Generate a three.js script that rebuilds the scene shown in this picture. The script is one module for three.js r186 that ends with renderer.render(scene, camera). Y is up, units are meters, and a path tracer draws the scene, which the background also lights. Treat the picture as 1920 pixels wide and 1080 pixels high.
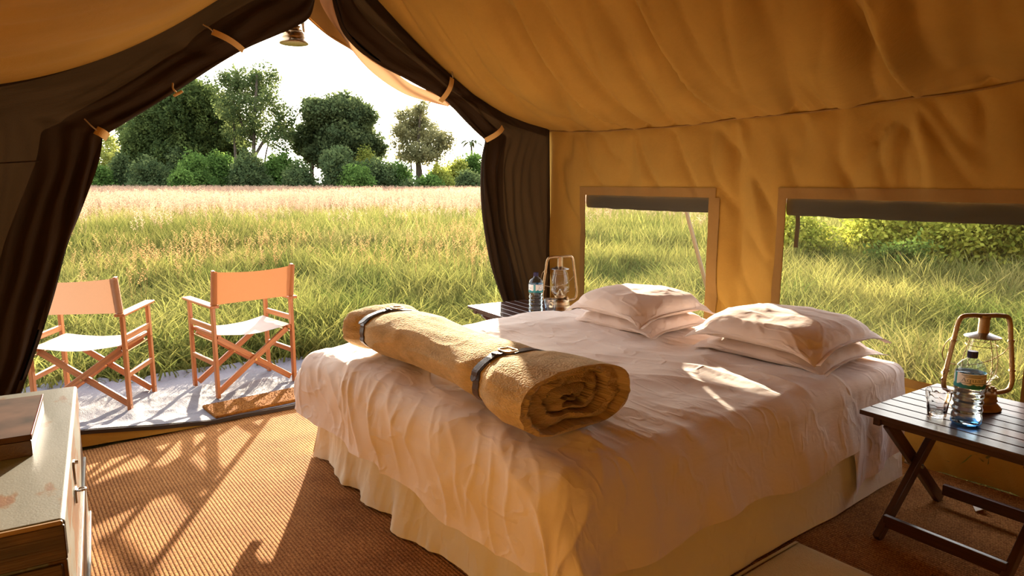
import * as THREE from 'three';
import { RoundedBoxGeometry } from 'three/addons/geometries/RoundedBoxGeometry.js';
import { mergeGeometries } from 'three/addons/utils/BufferGeometryUtils.js';
import { ImprovedNoise } from 'three/addons/math/ImprovedNoise.js';

// ───────────────────────── camera, sky, sun, exposure ─────────────────────────
const scene = new THREE.Scene();
const D2R = Math.PI / 180;
const camera = new THREE.PerspectiveCamera(2 * Math.atan(540 / 1280) / D2R, 1920 / 1080, 0.05, 400);
camera.rotation.order = 'YXZ';
camera.position.set(0, 1.45, 0);
camera.rotation.set(-8.9 * D2R, -37.5 * D2R, 0);
scene.add(camera);

const SUN_AZ = 32.5 * D2R, SUN_EL = 14.5 * D2R;
const sunDir = new THREE.Vector3(Math.sin(SUN_AZ) * Math.cos(SUN_EL), Math.sin(SUN_EL), -Math.cos(SUN_AZ) * Math.cos(SUN_EL));
const sun = new THREE.DirectionalLight(new THREE.Color().setRGB(1.0, 0.85, 0.64), 20);
sun.name = 'sun';
sun.position.copy(sunDir).multiplyScalar(90).add(new THREE.Vector3(5, 0, -10));
sun.target.position.set(5, 0, -10);
sun.castShadow = true;
sun.shadow.mapSize.set(4096, 4096);
Object.assign(sun.shadow.camera, { left: -40, right: 40, top: 30, bottom: -30, near: 1, far: 200 });
sun.shadow.radius = 1.2;
scene.add(sun, sun.target);

function makeSky() {                                            // hazy evening air: warm and bright round the sun, paling to blue away from it
  const W = 512, H = 256, d = new Float32Array(W * H * 4);
  for (let j = 0; j < H; j++) for (let i = 0; i < W; i++) {
    const up = ((j + 0.5) / H - 0.5) * Math.PI, ro = ((i + 0.5) / W - 0.5) * 2 * Math.PI;
    const x = Math.cos(ro) * Math.cos(up), y = Math.sin(up), z = Math.sin(ro) * Math.cos(up);
    const g = Math.acos(Math.min(1, Math.max(-1, x * sunDir.x + y * sunDir.y + z * sunDir.z)));
    const h = Math.pow(Math.max(0, y), 0.55), a = Math.exp(-g / 0.30), b = Math.exp(-g / 0.95);
    const o = (j * W + i) * 4;
    d[o] = 0.80 * (1 - h) + 0.50 * h + 2.4 * a + 1.25 * b;
    d[o + 1] = 0.80 * (1 - h) + 0.66 * h + 2.1 * a + 1.08 * b;
    d[o + 2] = 0.76 * (1 - h) + 0.95 * h + 1.5 * a + 0.78 * b;
    d[o + 3] = 1;
  }
  const t = new THREE.DataTexture(d, W, H, THREE.RGBAFormat, THREE.FloatType);
  t.mapping = THREE.EquirectangularReflectionMapping;
  t.magFilter = THREE.LinearFilter;
  t.needsUpdate = true;
  return t;
}
scene.background = scene.environment = makeSky();
scene.backgroundIntensity = scene.environmentIntensity = 2.5;

const renderer = new THREE.WebGLRenderer({ antialias: true });
renderer.toneMapping = THREE.LinearToneMapping;
renderer.toneMappingExposure = 1.27;
renderer.shadowMap.enabled = true;
renderer.shadowMap.type = THREE.PCFSoftShadowMap;

// ───────────────────────── helpers ─────────────────────────
const V = (x, y, z) => new THREE.Vector3(x, y, z);
const lerp = (a, b, t) => a + (b - a) * t, clamp = (x, a = 0, b = 1) => Math.min(b, Math.max(a, x));
const smooth = (a, b, x) => { const t = clamp((x - a) / (b - a)); return t * t * (3 - 2 * t); };
const TAU = Math.PI * 2;
function rng(seed) { let s = seed >>> 0; return () => { s = (s + 0x6d2b79f5) | 0; let t = Math.imul(s ^ (s >>> 15), 1 | s); t = (t + Math.imul(t ^ (t >>> 7), 61 | t)) ^ t; return ((t ^ (t >>> 14)) >>> 0) / 4294967296; }; }
const perlin = new ImprovedNoise();
const N = (x, y = 0, z = 0) => perlin.noise(x + 31.7, y + 17.3, z + 5.1);
const fbm = (x, y, z = 0, o = 3) => { let s = 0, a = 1, f = 1; for (let i = 0; i < o; i++) { s += a * N(x * f, y * f, z + i * 7.7); a *= 0.5; f *= 2.03; } return s; };
const ridge = (x, y, z = 0) => { const n = 1 - Math.abs(N(x, y, z)) * 2.2; return n > 0 ? n * n * n : 0; };
const names = {};
function numbered(n) { names[n] = (names[n] ?? -1) + 1; return names[n] ? `${n}_${String(names[n]).padStart(3, '0')}` : n; }
function tag(o, label, category, group, kind) {
  if (label) o.userData.label = label;
  if (category) o.userData.category = category;
  if (group) o.userData.group = group;
  if (kind) o.userData.kind = kind;
  return o;
}
function thing(name, label, category, [x, y, z] = [0, 0, 0], turn = 0, group) {
  const o = new THREE.Group(); o.name = numbered(name); o.position.set(x, y, z); o.rotation.y = turn; scene.add(o);
  return tag(o, label, category, group);
}
function struct(name, label) { const o = new THREE.Group(); o.name = name; scene.add(o); o.userData.kind = 'structure'; if (label) o.userData.label = label; return o; }
function merge(list) {
  const gs = list.map((g) => { const k = g.index ? g.toNonIndexed() : g; for (const n of Object.keys(k.attributes)) if (!['position', 'normal', 'uv', 'color'].includes(n)) k.deleteAttribute(n); return k; });
  return gs.length === 1 ? gs[0] : mergeGeometries(gs);
}
function part(name, geos, mat, parent, label) {
  const m = new THREE.Mesh(Array.isArray(geos) ? merge(geos) : geos, mat);
  m.name = parent === scene ? numbered(name) : name; parent.add(m);
  if (label) m.userData.label = label;
  return m;
}
function copy(src, label, pos, turn) {
  const c = src.clone(); c.name = numbered(src.name.replace(/_\d{3}$/, '')); c.userData = { ...src.userData }; if (label) c.userData.label = label;
  c.position.set(...pos); c.rotation.y = turn; scene.add(c); return c;
}
// a grid surface: fn(u, v) -> [x, y, z] or Vector3; uv in metres when su, sv are the sizes
function surf(nu, nv, fn, { su = 1, sv = 1, hole, us, vs, flip } = {}) {
  const p = [], uv = [], idx = [];
  for (let j = 0; j <= nv; j++) for (let i = 0; i <= nu; i++) {
    const u = us ? us[i] : i / nu, v = vs ? vs[j] : j / nv, q = fn(u, v);
    q.isVector3 ? p.push(q.x, q.y, q.z) : p.push(q[0], q[1], q[2]);
    uv.push(u * su, v * sv);
  }
  for (let j = 0; j < nv; j++) for (let i = 0; i < nu; i++) {
    if (hole && hole(us ? (us[i] + us[i + 1]) / 2 : (i + 0.5) / nu, vs ? (vs[j] + vs[j + 1]) / 2 : (j + 0.5) / nv)) continue;
    const a = j * (nu + 1) + i, b = a + 1, c = a + nu + 1, d = c + 1;
    flip ? idx.push(a, c, b, b, c, d) : idx.push(a, b, c, b, d, c);
  }
  const g = new THREE.BufferGeometry();
  g.setAttribute('position', new THREE.Float32BufferAttribute(p, 3));
  g.setAttribute('uv', new THREE.Float32BufferAttribute(uv, 2));
  g.setIndex(idx); g.computeVertexNormals();
  return g;
}
// uv in metres by face direction
function boxUV(g0, along = 1) {
  const g = g0.index ? g0.toNonIndexed() : g0, p = g.attributes.position, uv = new Float32Array(p.count * 2);
  const a = V(), b = V(), c = V(), n = V();
  for (let i = 0; i < p.count; i += 3) {
    a.fromBufferAttribute(p, i); b.fromBufferAttribute(p, i + 1); c.fromBufferAttribute(p, i + 2);
    n.copy(b).sub(a).cross(c.clone().sub(a)); n.set(Math.abs(n.x), Math.abs(n.y), Math.abs(n.z));
    const ax = n.x > n.y && n.x > n.z ? 0 : n.y > n.z ? 1 : 2, others = [0, 1, 2].filter((k) => k !== ax);
    const vAx = others.includes(along) ? along : others[1], uAx = others.find((k) => k !== vAx);
    [a, b, c].forEach((q, k) => { uv[(i + k) * 2] = q.getComponent(uAx) + ax * 0.37; uv[(i + k) * 2 + 1] = q.getComponent(vAx); });
  }
  g.setAttribute('uv', new THREE.BufferAttribute(uv, 2));
  return g;
}
const box = (w, h, d, r = 0.004, along = 1) => boxUV(new RoundedBoxGeometry(w, h, d, 2, Math.min(r, w / 2.1, h / 2.1, d / 2.1)), along);
// a bar from a to b; w is its size across `side`, t the other size
function bar(a, b, w, t, side = V(0, 0, 1), r = 0.004) {
  const y = b.clone().sub(a), L = y.length(); y.normalize();
  const x = side.clone().addScaledVector(y, -side.dot(y)).normalize(), z = x.clone().cross(y);
  return box(w, L, t, r, 1).applyMatrix4(new THREE.Matrix4().makeBasis(x, y, z).setPosition(a.clone().add(b).multiplyScalar(0.5)));
}
const tube = (pts, r, seg = 24, rad = 8, closed = false) => new THREE.TubeGeometry(new THREE.CatmullRomCurve3(pts, closed, 'centripetal'), seg, r, rad, closed);
const lathe = (pts, seg = 32) => new THREE.LatheGeometry(pts.map((q) => new THREE.Vector2(q[0], q[1])), seg);
const cyl = (r0, r1, h, seg = 16) => new THREE.CylinderGeometry(r0, r1, h, seg);
// a band with rectangular section along a path; wd(i, t) -> unit width vector
function ribbon(pts, wd, w, th, wfun) {
  const n = pts.length, P = [], U = [], I = [];
  let len = 0;
  for (let i = 0; i < n; i++) {
    const t = pts[Math.min(n - 1, i + 1)].clone().sub(pts[Math.max(0, i - 1)]).normalize(), k = i / (n - 1);
    const a = (typeof wd === 'function' ? wd(i, k) : wd.clone()), nn = t.clone().cross(a).normalize(), W = (wfun ? wfun(k) : 1) * w / 2;
    if (i) len += pts[i].distanceTo(pts[i - 1]);
    const c = pts[i];
    for (const [s, q] of [[-1, -1], [1, -1], [1, 1], [-1, 1]]) { P.push(...c.clone().addScaledVector(a, s * W).addScaledVector(nn, q * th / 2).toArray()); U.push(s * W + (q > 0 ? 0 : 0.2), len); }
  }
  for (let i = 0; i < n - 1; i++) for (let k = 0; k < 4; k++) { const a = i * 4 + k, b = i * 4 + (k + 1) % 4, c = a + 4, d = b + 4; I.push(a, b, c, b, d, c); }
  I.push(0, 2, 1, 0, 3, 2); const e = (n - 1) * 4; I.push(e, e + 1, e + 2, e, e + 2, e + 3);
  const g = new THREE.BufferGeometry();
  g.setAttribute('position', new THREE.Float32BufferAttribute(P, 3)); g.setAttribute('uv', new THREE.Float32BufferAttribute(U, 2)); g.setIndex(I);
  const f = g.toNonIndexed(); f.computeVertexNormals(); return f;
}

// ───────────────────────── textures ─────────────────────────
function hash(x, y, s) { let h = (x * 374761393 + y * 668265263 + s * 2147483647) | 0; h = Math.imul(h ^ (h >>> 13), 1274126177); return ((h ^ (h >>> 16)) >>> 0) / 4294967296; }
function tn(x, y, px, py, s = 0) {                              // value noise that repeats after px, py cells
  const xi = Math.floor(x), yi = Math.floor(y), fx = x - xi, fy = y - yi, m = (a, b) => ((a % b) + b) % b;
  const u = fx * fx * (3 - 2 * fx), v = fy * fy * (3 - 2 * fy), x0 = m(xi, px), x1 = m(xi + 1, px), y0 = m(yi, py), y1 = m(yi + 1, py);
  return lerp(lerp(hash(x0, y0, s), hash(x1, y0, s), u), lerp(hash(x0, y1, s), hash(x1, y1, s), u), v);
}
const tf = (u, v, px, py, s = 0, o = 4) => { let r = 0, a = 0.5; for (let i = 0; i < o; i++) { r += a * tn(u * px, v * py, px, py, s + i); px *= 2; py *= 2; a /= 2; } return r; };
function tex(size, fn, { srgb = false, w = size, h = size, rep = 1 } = {}) {
  const d = new Uint8Array(w * h * 4);
  for (let j = 0; j < h; j++) for (let i = 0; i < w; i++) {
    const c = fn((i + 0.5) / w, (j + 0.5) / h, i, j), o = (j * w + i) * 4;
    for (let k = 0; k < 3; k++) d[o + k] = clamp(Array.isArray(c) ? c[k] : c) * 255;
    d[o + 3] = 255;
  }
  const t = new THREE.DataTexture(d, w, h, THREE.RGBAFormat);
  t.wrapS = t.wrapT = THREE.RepeatWrapping; t.magFilter = THREE.LinearFilter; t.minFilter = THREE.LinearMipmapLinearFilter; t.generateMipmaps = true;
  if (srgb) t.colorSpace = THREE.SRGBColorSpace;
  if (Array.isArray(rep)) t.repeat.set(...rep); else t.repeat.set(rep, rep);
  t.needsUpdate = true; return t;
}
const mixc = (a, b, t) => a.map((x, i) => lerp(x, b[i], t));
const T = {};
T.canvasMottle = tex(512, (u, v) => { const k = 0.86 + 0.22 * (tf(u, v, 4, 4, 3, 5) - 0.5) + 0.06 * (tf(u, v, 90, 90, 9, 2) - 0.4); return [k, k, k]; }, { rep: 0.9 });
T.canvasBump = tex(512, (u, v) => 0.5 + 0.35 * (tf(u, v, 12, 5, 21, 5) - 0.5) + 0.06 * (tn(u * 256, v * 256, 256, 256, 4) - 0.5), { rep: 1.1 });
T.clothBump = tex(1024, (u, v) => { const a = tf(u + 0.05 * tf(u, v, 5, 5, 60, 2), v, 6, 14, 31, 5), b = Math.abs(tf(u, v, 9, 5, 40, 3) - 0.44); return 0.4 + 0.5 * (a - 0.5) + 0.9 * Math.max(0, 0.08 - b) * 4; }, { rep: 1.25 });
T.sisal = tex(1024, (u, v) => {
  const row = 64, rib = Math.abs(((u * row) % 1) - 0.5) * 2, r = Math.floor(u * row), kn = Math.abs(((v * 96 + (r % 2) * 0.5) % 1) - 0.5) * 2;
  const n = tn(u * 256, v * 192, 256, 192, 2), f = tf(u, v, 5, 5, 8, 4), h = (1 - rib * rib) * (0.55 + 0.45 * (1 - kn * kn));
  const base = mixc([0.46, 0.285, 0.14], [0.80, 0.58, 0.35], clamp(h * 0.6 + (n - 0.5) * 0.7 + (f - 0.45) * 0.5 + 0.1));
  return base;
}, { srgb: true, rep: 1 / 0.9 });
T.sisalBump = tex(1024, (u, v) => { const row = 64, rib = Math.abs(((u * row) % 1) - 0.5) * 2, r = Math.floor(u * row), kn = Math.abs(((v * 96 + (r % 2) * 0.5) % 1) - 0.5) * 2; return (1 - rib * rib) * (0.5 + 0.5 * (1 - kn * kn)) * 0.85 + 0.15 * tn(u * 256, v * 256, 256, 256, 7); }, { rep: 1 / 0.9 });
T.coir = tex(512, (u, v) => { const n = tn(u * 200, v * 200, 200, 200, 5), m = tf(u, v, 30, 30, 2, 3), k = clamp(0.2 + 0.5 * n + 0.6 * (m - 0.4)); return mixc([0.42, 0.25, 0.10], [0.82, 0.58, 0.27], k); }, { srgb: true, rep: 2 });
T.noiseBump = tex(512, (u, v) => 0.6 * tn(u * 160, v * 160, 160, 160, 5) + 0.4 * tf(u, v, 40, 40, 6, 3), { rep: 2 });
T.wood = tex(512, (u, v) => { const w = u + 0.02 * tf(u, v, 4, 2, 71, 3), g = tf(w, v, 46, 3, 11, 4), l = Math.pow(tf(w, v, 130, 5, 13, 2), 2), k = 0.62 + 0.55 * (g - 0.4) - 0.25 * l; return [k + 0.12, k + 0.06, k]; }, { rep: [4, 1.6] });
T.woodBump = tex(256, (u, v) => tf(u, v, 60, 4, 15, 3), { rep: [4, 1.6] });
T.paint = tex(1024, (u, v) => {                                // grey-green paint worn through to brown wood in patches of its own
  const a = tf(u + 0.03 * tf(u, v, 8, 8, 90, 2), v, 5, 4, 51, 5), s = tf(u, v, 34, 7, 55, 5), k = smooth(0.475, 0.535, a * 0.85 + s * 0.15), f = tf(u, v, 120, 10, 58, 2);
  return mixc(mixc([0.44, 0.43, 0.38], [0.53, 0.52, 0.48], s), mixc([0.40, 0.25, 0.11], [0.55, 0.37, 0.19], f), k);
}, { srgb: true, rep: 1.1 });
T.darkWood = tex(512, (u, v) => { const g = tf(u, v, 30, 4, 81, 4), b = tf(u, v, 6, 6, 83, 4), k = clamp(0.35 + 0.9 * (g - 0.4) + 0.9 * (b - 0.45)); return mixc([0.15, 0.095, 0.045], [0.42, 0.30, 0.14], k); }, { srgb: true, rep: 1.5 });
T.darkWoodGrey = tex(256, (u, v) => { const k = 0.45 + 1.3 * (tf(u, v, 5, 5, 61, 5) - 0.3); return [k, k * 0.96, k * 0.92]; }, { rep: 2.5 });
T.leather = tex(256, (u, v) => tf(u, v, 30, 30, 91, 3), { rep: 8 });
T.fleece = tex(512, (u, v) => { const k = 0.80 + 0.5 * (tf(u, v, 10, 10, 14, 5) - 0.46) + 0.14 * (tn(u * 150, v * 60, 150, 60, 3) - 0.5); return [k, k * 0.98, k * 0.95]; }, { rep: 1.7 });
T.fleeceBump = tex(512, (u, v) => 0.5 * tf(u, v, 14, 10, 19, 4) + 0.5 * tn(u * 170, v * 110, 170, 110, 8), { rep: 1.7 });
T.bark = tex(256, (u, v) => { const k = 0.5 + 0.8 * (tf(u, v, 16, 4, 33, 4) - 0.45); return [k, k * 0.92, k * 0.82]; }, { rep: 1 });

// ───────────────────────── materials ─────────────────────────
const lin = (r, g, b) => new THREE.Color().setRGB(r, g, b);
const mat = (color, o = {}) => new THREE.MeshPhysicalMaterial({ color: lin(...color), roughness: 0.85, side: THREE.DoubleSide, ...o });
const M = {
  canvas: mat([0.50, 0.278, 0.056], { map: T.canvasMottle, bumpMap: T.canvasBump, bumpScale: 0.008, roughness: 1, specularIntensity: 0.3 }),
  trim: mat([0.34, 0.185, 0.055], { map: T.canvasMottle, roughness: 1, specularIntensity: 0.3 }),
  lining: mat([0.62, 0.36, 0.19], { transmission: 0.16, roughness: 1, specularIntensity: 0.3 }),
  dark: mat([0.038, 0.020, 0.008], { map: T.canvasMottle, bumpMap: T.canvasBump, bumpScale: 0.012, roughness: 1, transmission: 0.10, specularIntensity: 0.35 }),
  blind: mat([0.035, 0.022, 0.013], { roughness: 0.95, specularIntensity: 0.3 }),
  webbing: mat([0.62, 0.38, 0.13], { roughness: 0.9, bumpMap: T.noiseBump, bumpScale: 0.001 }),
  net: mat([0.30, 0.29, 0.20], { transparent: true, opacity: 0.16, roughness: 1, specularIntensity: 0 }),
  sisal: mat([0.90, 0.90, 0.90], { map: T.sisal, bumpMap: T.sisalBump, bumpScale: 0.004, roughness: 0.95, specularIntensity: 0.25 }),
  coir: mat([0.62, 0.56, 0.5], { map: T.coir, bumpMap: T.noiseBump, bumpScale: 0.002, roughness: 1, specularIntensity: 0.2 }),
  groundSheet: mat([0.150, 0.138, 0.160], { map: T.canvasMottle, bumpMap: T.canvasBump, bumpScale: 0.025, roughness: 0.75 }),
  hem: mat([0.035, 0.022, 0.018], { roughness: 0.8 }),
  cotton: mat([0.86, 0.75, 0.685], { bumpMap: T.clothBump, bumpScale: 0.007, roughness: 0.9, specularIntensity: 0.3, sheen: 0.2, sheenRoughness: 0.6, sheenColor: lin(1, 0.95, 0.9) }),
  pillow: mat([0.82, 0.68, 0.60], { bumpMap: T.clothBump, bumpScale: 0.008, roughness: 0.9, specularIntensity: 0.3 }),
  valance: mat([0.86, 0.78, 0.62], { bumpMap: T.clothBump, bumpScale: 0.006, roughness: 0.95, specularIntensity: 0.25 }),
  mattress: mat([0.6, 0.52, 0.42], {}),
  blanket: mat([0.74, 0.56, 0.34], { map: T.fleece, bumpMap: T.fleeceBump, bumpScale: 0.006, roughness: 1, specularIntensity: 0.15, sheen: 0.5, sheenRoughness: 0.5, sheenColor: lin(0.9, 0.75, 0.5) }),
  leather: mat([0.060, 0.026, 0.013], { bumpMap: T.leather, bumpScale: 0.0008, roughness: 0.38, clearcoat: 0.25, clearcoatRoughness: 0.4 }),
  brass: mat([0.50, 0.33, 0.14], { metalness: 1, roughness: 0.32 }),
  oldBrass: mat([0.46, 0.31, 0.17], { metalness: 1, roughness: 0.25, bumpMap: T.leather, bumpScale: 0.0005 }),
  tin: mat([0.55, 0.56, 0.58], { metalness: 1, roughness: 0.25 }),
  steel: mat([0.5, 0.5, 0.5], { metalness: 1, roughness: 0.35 }),
  chairWood: mat([0.56, 0.205, 0.055], { map: T.wood, bumpMap: T.woodBump, bumpScale: 0.001, roughness: 0.42, clearcoat: 0.2, clearcoatRoughness: 0.3 }),
  sling: mat([0.46, 0.205, 0.095], { bumpMap: T.noiseBump, bumpScale: 0.001, transmission: 0.13, roughness: 1, specularIntensity: 0.2 }),
  sunlitSling: mat([0.48, 0.275, 0.17], { bumpMap: T.noiseBump, bumpScale: 0.001, transmission: 0.13, roughness: 1, specularIntensity: 0.2 }),  // same sling cloth, colour lightened to imitate sun shining through it
  seatSling: mat([0.52, 0.43, 0.36], { bumpMap: T.noiseBump, bumpScale: 0.001, transmission: 0.15, roughness: 1, specularIntensity: 0.2 }),
  tableWood: mat([0.066, 0.024, 0.017], { map: T.wood, bumpMap: T.woodBump, bumpScale: 0.001, roughness: 0.34, clearcoat: 0.45, clearcoatRoughness: 0.22 }),
  paint: mat([0.58, 0.58, 0.57], { map: T.paint, bumpMap: T.noiseBump, bumpScale: 0.0004, roughness: 0.5, specularIntensity: 0.7, clearcoat: 0.12, clearcoatRoughness: 0.35 }),
  wornWood: mat([0.75, 0.72, 0.65], { map: T.darkWood, bumpMap: T.woodBump, bumpScale: 0.002, roughness: 0.5 }),
  edgeWood: mat([0.30, 0.19, 0.08], { map: T.wood, roughness: 0.5 }),
  boxWood: mat([0.085, 0.045, 0.030], { map: T.darkWoodGrey, bumpMap: T.leather, bumpScale: 0.001, roughness: 0.34, clearcoat: 0.35, clearcoatRoughness: 0.3 }),
  boxLid: mat([0.080, 0.042, 0.028], { map: T.darkWoodGrey, roughness: 0.85, specularIntensity: 0.12 }),
  boxEdge: mat([0.30, 0.03, 0.03], { roughness: 0.4 }),
  glass: mat([1, 1, 1], { transmission: 1, thickness: 0.01, roughness: 0.02, ior: 1.5 }),
  pane: mat([0.97, 0.98, 0.97], { transmission: 1, thickness: 0, roughness: 0.03, ior: 1.5 }),
  plastic: mat([0.80, 0.90, 0.98], { transmission: 1, thickness: 0, roughness: 0.05, ior: 1.45 }),
  bluePlastic: mat([0.12, 0.40, 0.85], { transmission: 0.85, thickness: 0, roughness: 0.2, ior: 1.45 }),
  water: mat([0.97, 0.99, 1.0], { transmission: 1, thickness: 0.05, roughness: 0.0, ior: 1.33, side: THREE.FrontSide }),
  cap: mat([0.02, 0.015, 0.09], { roughness: 0.35 }),
  whitePaper: mat([0.75, 0.72, 0.64], { roughness: 0.8 }),
  rug: mat([0.78, 0.68, 0.42], { bumpMap: T.noiseBump, bumpScale: 0.004, roughness: 1, specularIntensity: 0.1 }),
  bark: mat([0.17, 0.13, 0.095], { map: T.bark, roughness: 0.95 }),
  pole: mat([0.34, 0.24, 0.12], { map: T.wood, roughness: 0.7 }),
  rope: mat([0.35, 0.25, 0.13], { roughness: 0.95 }),
  soil: mat([0.115, 0.105, 0.035], { bumpMap: T.noiseBump, bumpScale: 0.02, roughness: 1, specularIntensity: 0.1 }),
  grass: mat([0.86, 0.84, 0.84], { transmission: 0.50, roughness: 1, specularIntensity: 0 }),
  seed: mat([0.88, 0.86, 0.84], { transmission: 0.45, roughness: 1, specularIntensity: 0 }),
  palm: mat([0.10, 0.12, 0.05], { transmission: 0.3, roughness: 1, specularIntensity: 0 }),
  leaf: mat([1, 1, 1], { transmission: 0.5, roughness: 1, specularIntensity: 0 }),
};

// ───────────────────────── the tent's shape ─────────────────────────
const RIDGE = { x: 1.78, y: 2.96 }, ZF = -4.3, ZB = 1.0, XR = 3.72, XL = -0.45;
const PEGS = [-3.4, -2.55, -1.55, -0.55, 0.4];
const eavePts = [[-4.5, 1.856], [-4.3, 1.856], [-3.4, 1.818], [-2.55, 1.832], [-1.55, 1.862], [-1.1, 1.895], [-0.55, 1.90], [1.2, 1.92]];
function eaveY(z) {
  let i = 0; while (i < eavePts.length - 2 && z > eavePts[i + 1][0]) i++;
  const [a, ya] = eavePts[i], [b, yb] = eavePts[i + 1], t = clamp((z - a) / (b - a)); return lerp(ya, yb, t) - 0.012 * Math.sin(Math.PI * t);
}
function pegFold(z, t) {                                        // t: 1 at the eave, 0 at the ridge
  let s = 0;
  for (let i = 0; i < PEGS.length; i++) {
    const d = 1 - t, zc = PEGS[i] + d * 0.10 * (i === 2 ? 0.4 : 1), w = 0.012 + 0.24 * d, dz = z - zc, k = w * (i < 2 ? 1.9 : 1.15) * (1 - smooth(0.35, 1.0, d));
    s += k * (i === 2 ? 1.5 : 1) * (Math.exp(-Math.abs(dz) / w) - 0.75 * Math.exp(-Math.abs(dz - w * 1.5) / (w * 1.1)));
  }
  return s;
}
function roofR(t, z) {
  const ey = eaveY(z), x = lerp(RIDGE.x, XR - 0.02, t), y = lerp(RIDGE.y, ey, t) - 0.215 * Math.sin(Math.PI * Math.pow(t, 1.2));
  const edge = smooth(0, 0.06, t) * smooth(1.0, 0.985, t), front = smooth(-4.3, -3.9, z);
  const q = z * 0.9 + t * 0.55, wr = 0.022 * fbm(q * 3.1, t * 1.1, 2, 3) + 0.055 * (ridge(q * 2.6, t * 0.7, 9) - 0.3) * 1 + 0.018 * (ridge(q * 6.5, t * 1.6, 19) - 0.3) * smooth(0.1, 0.5, t);
  const n = (pegFold(z, t) + wr * front) * edge;
  return V(x + 0.5 * n, y + 0.86 * n, z);
}
function roofL(t, z) {
  const x = lerp(RIDGE.x, XL + 0.02, t), y = lerp(RIDGE.y, 1.83, t) - 0.25 * Math.sin(Math.PI * Math.pow(t, 1.1));
  const n = (0.014 * fbm(z * 2.6 - t * 1.2, t * 1.2, 5, 3) + 0.014 * (ridge(z * 1.7 - t * 0.8, t * 0.7, 12) - 0.3)) * smooth(0, 0.06, t) * smooth(1, 0.98, t) * smooth(-4.3, -3.9, z);
  return V(x - 0.45 * n, y + 0.89 * n, z);
}
const roof = struct('ceiling', 'ochre canvas tent roof sagging from the ridge to the eaves');
part('canvas_panel', surf(90, 260, (u, v) => roofR(u, lerp(-4.4, ZB + 0.03, v)), { su: 2.3, sv: 5.4 }), M.canvas, roof);
part('canvas_panel', surf(60, 160, (u, v) => roofL(u, lerp(-4.4, ZB + 0.03, v)), { su: 2.5, sv: 5.4 }), M.canvas, roof);
part('seam', [tube(Array.from({ length: 60 }, (_, i) => { const z = lerp(-4.38, ZB, i / 59); return V(XR - 0.026, eaveY(z) - 0.004, z); }), 0.006, 160, 6)], M.trim, roof);

// right wall with its two window openings
const W1 = { z0: -3.885, z1: -2.735, y0: 0.44, y1: 1.345 }, W2 = { z0: -2.20, z1: -0.975, y0: 0.44, y1: 1.35 };
function wallX(z, y) {
  const ey = eaveY(z), d = ey - y;
  let s = 0;
  for (let i = 0; i < 4; i++) {
    const w = 0.016 + 0.15 * d, amp = w * (i === 1 ? 1.0 : i === 2 ? 1.0 : 0.7), zc = PEGS[i] - 0.02 + d * (i === 1 ? 0.05 : 0.0);
    s += amp * smooth(0, 0.06, d) * Math.exp(-d / (i === 1 ? 1.1 : 0.6)) * (Math.exp(-Math.abs(z - zc) / w) - 0.7 * Math.exp(-Math.abs(z - zc - w * 1.6) / w) - 0.3 * Math.exp(-Math.abs(z - zc + w * 1.9) / w));
    if (i === 2) s += 0.045 * smooth(0, 0.12, d) * Math.exp(-d / 0.5) * (Math.exp(-Math.abs(z - zc + 0.75 * d) / (0.012 + 0.11 * d)) + 0.8 * Math.exp(-Math.abs(z - zc - 0.7 * d) / (0.012 + 0.11 * d)));
  }
  const in1 = (W) => smooth(0.12, 0, Math.max(W.z0 - z, z - W.z1, W.y0 - y, y - W.y1, 0)), calm = 1 - 0.75 * Math.max(in1(W1), in1(W2));
  return XR - 0.02 + calm * (s + 0.020 * fbm(z * 3.0, y * 1.3, 3, 3) + 0.026 * (ridge(z * 3.6 + y * 1.3, y * 1.6, 4) - 0.3)) * smooth(0, 0.05, d);
}
function cuts(list, step) { const r = []; for (let i = 0; i < list.length - 1; i++) { const n = Math.max(1, Math.round((list[i + 1] - list[i]) / step)); for (let k = 0; k < n; k++) r.push(lerp(list[i], list[i + 1], k / n)); } r.push(list[list.length - 1]); return r; }
const wallR = struct('wall_right', 'ochre canvas side wall with two netted windows');
{
  const zs = cuts([-4.36, W1.z0, W1.z1, W2.z0, W2.z1, ZB + 0.02], 0.025), ts = cuts([0, 0.44, 1.345, 1.35, 1.9], 0.025);
  const inW = (W, z, y) => z > W.z0 && z < W.z1 && y > W.y0 && y < (W === W1 ? W1.y1 : W2.y1);
  part('canvas', surf(zs.length - 1, ts.length - 1, (z, y) => { const yy = y > 1.35 ? lerp(1.35, eaveY(z), (y - 1.35) / 0.55) : y; return V(wallX(z, yy), yy, z); }, { us: zs, vs: ts, su: 1, sv: 1, hole: (z, y) => inW(W1, z, y) || inW(W2, z, y) }), M.canvas, wallR);
}
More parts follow.
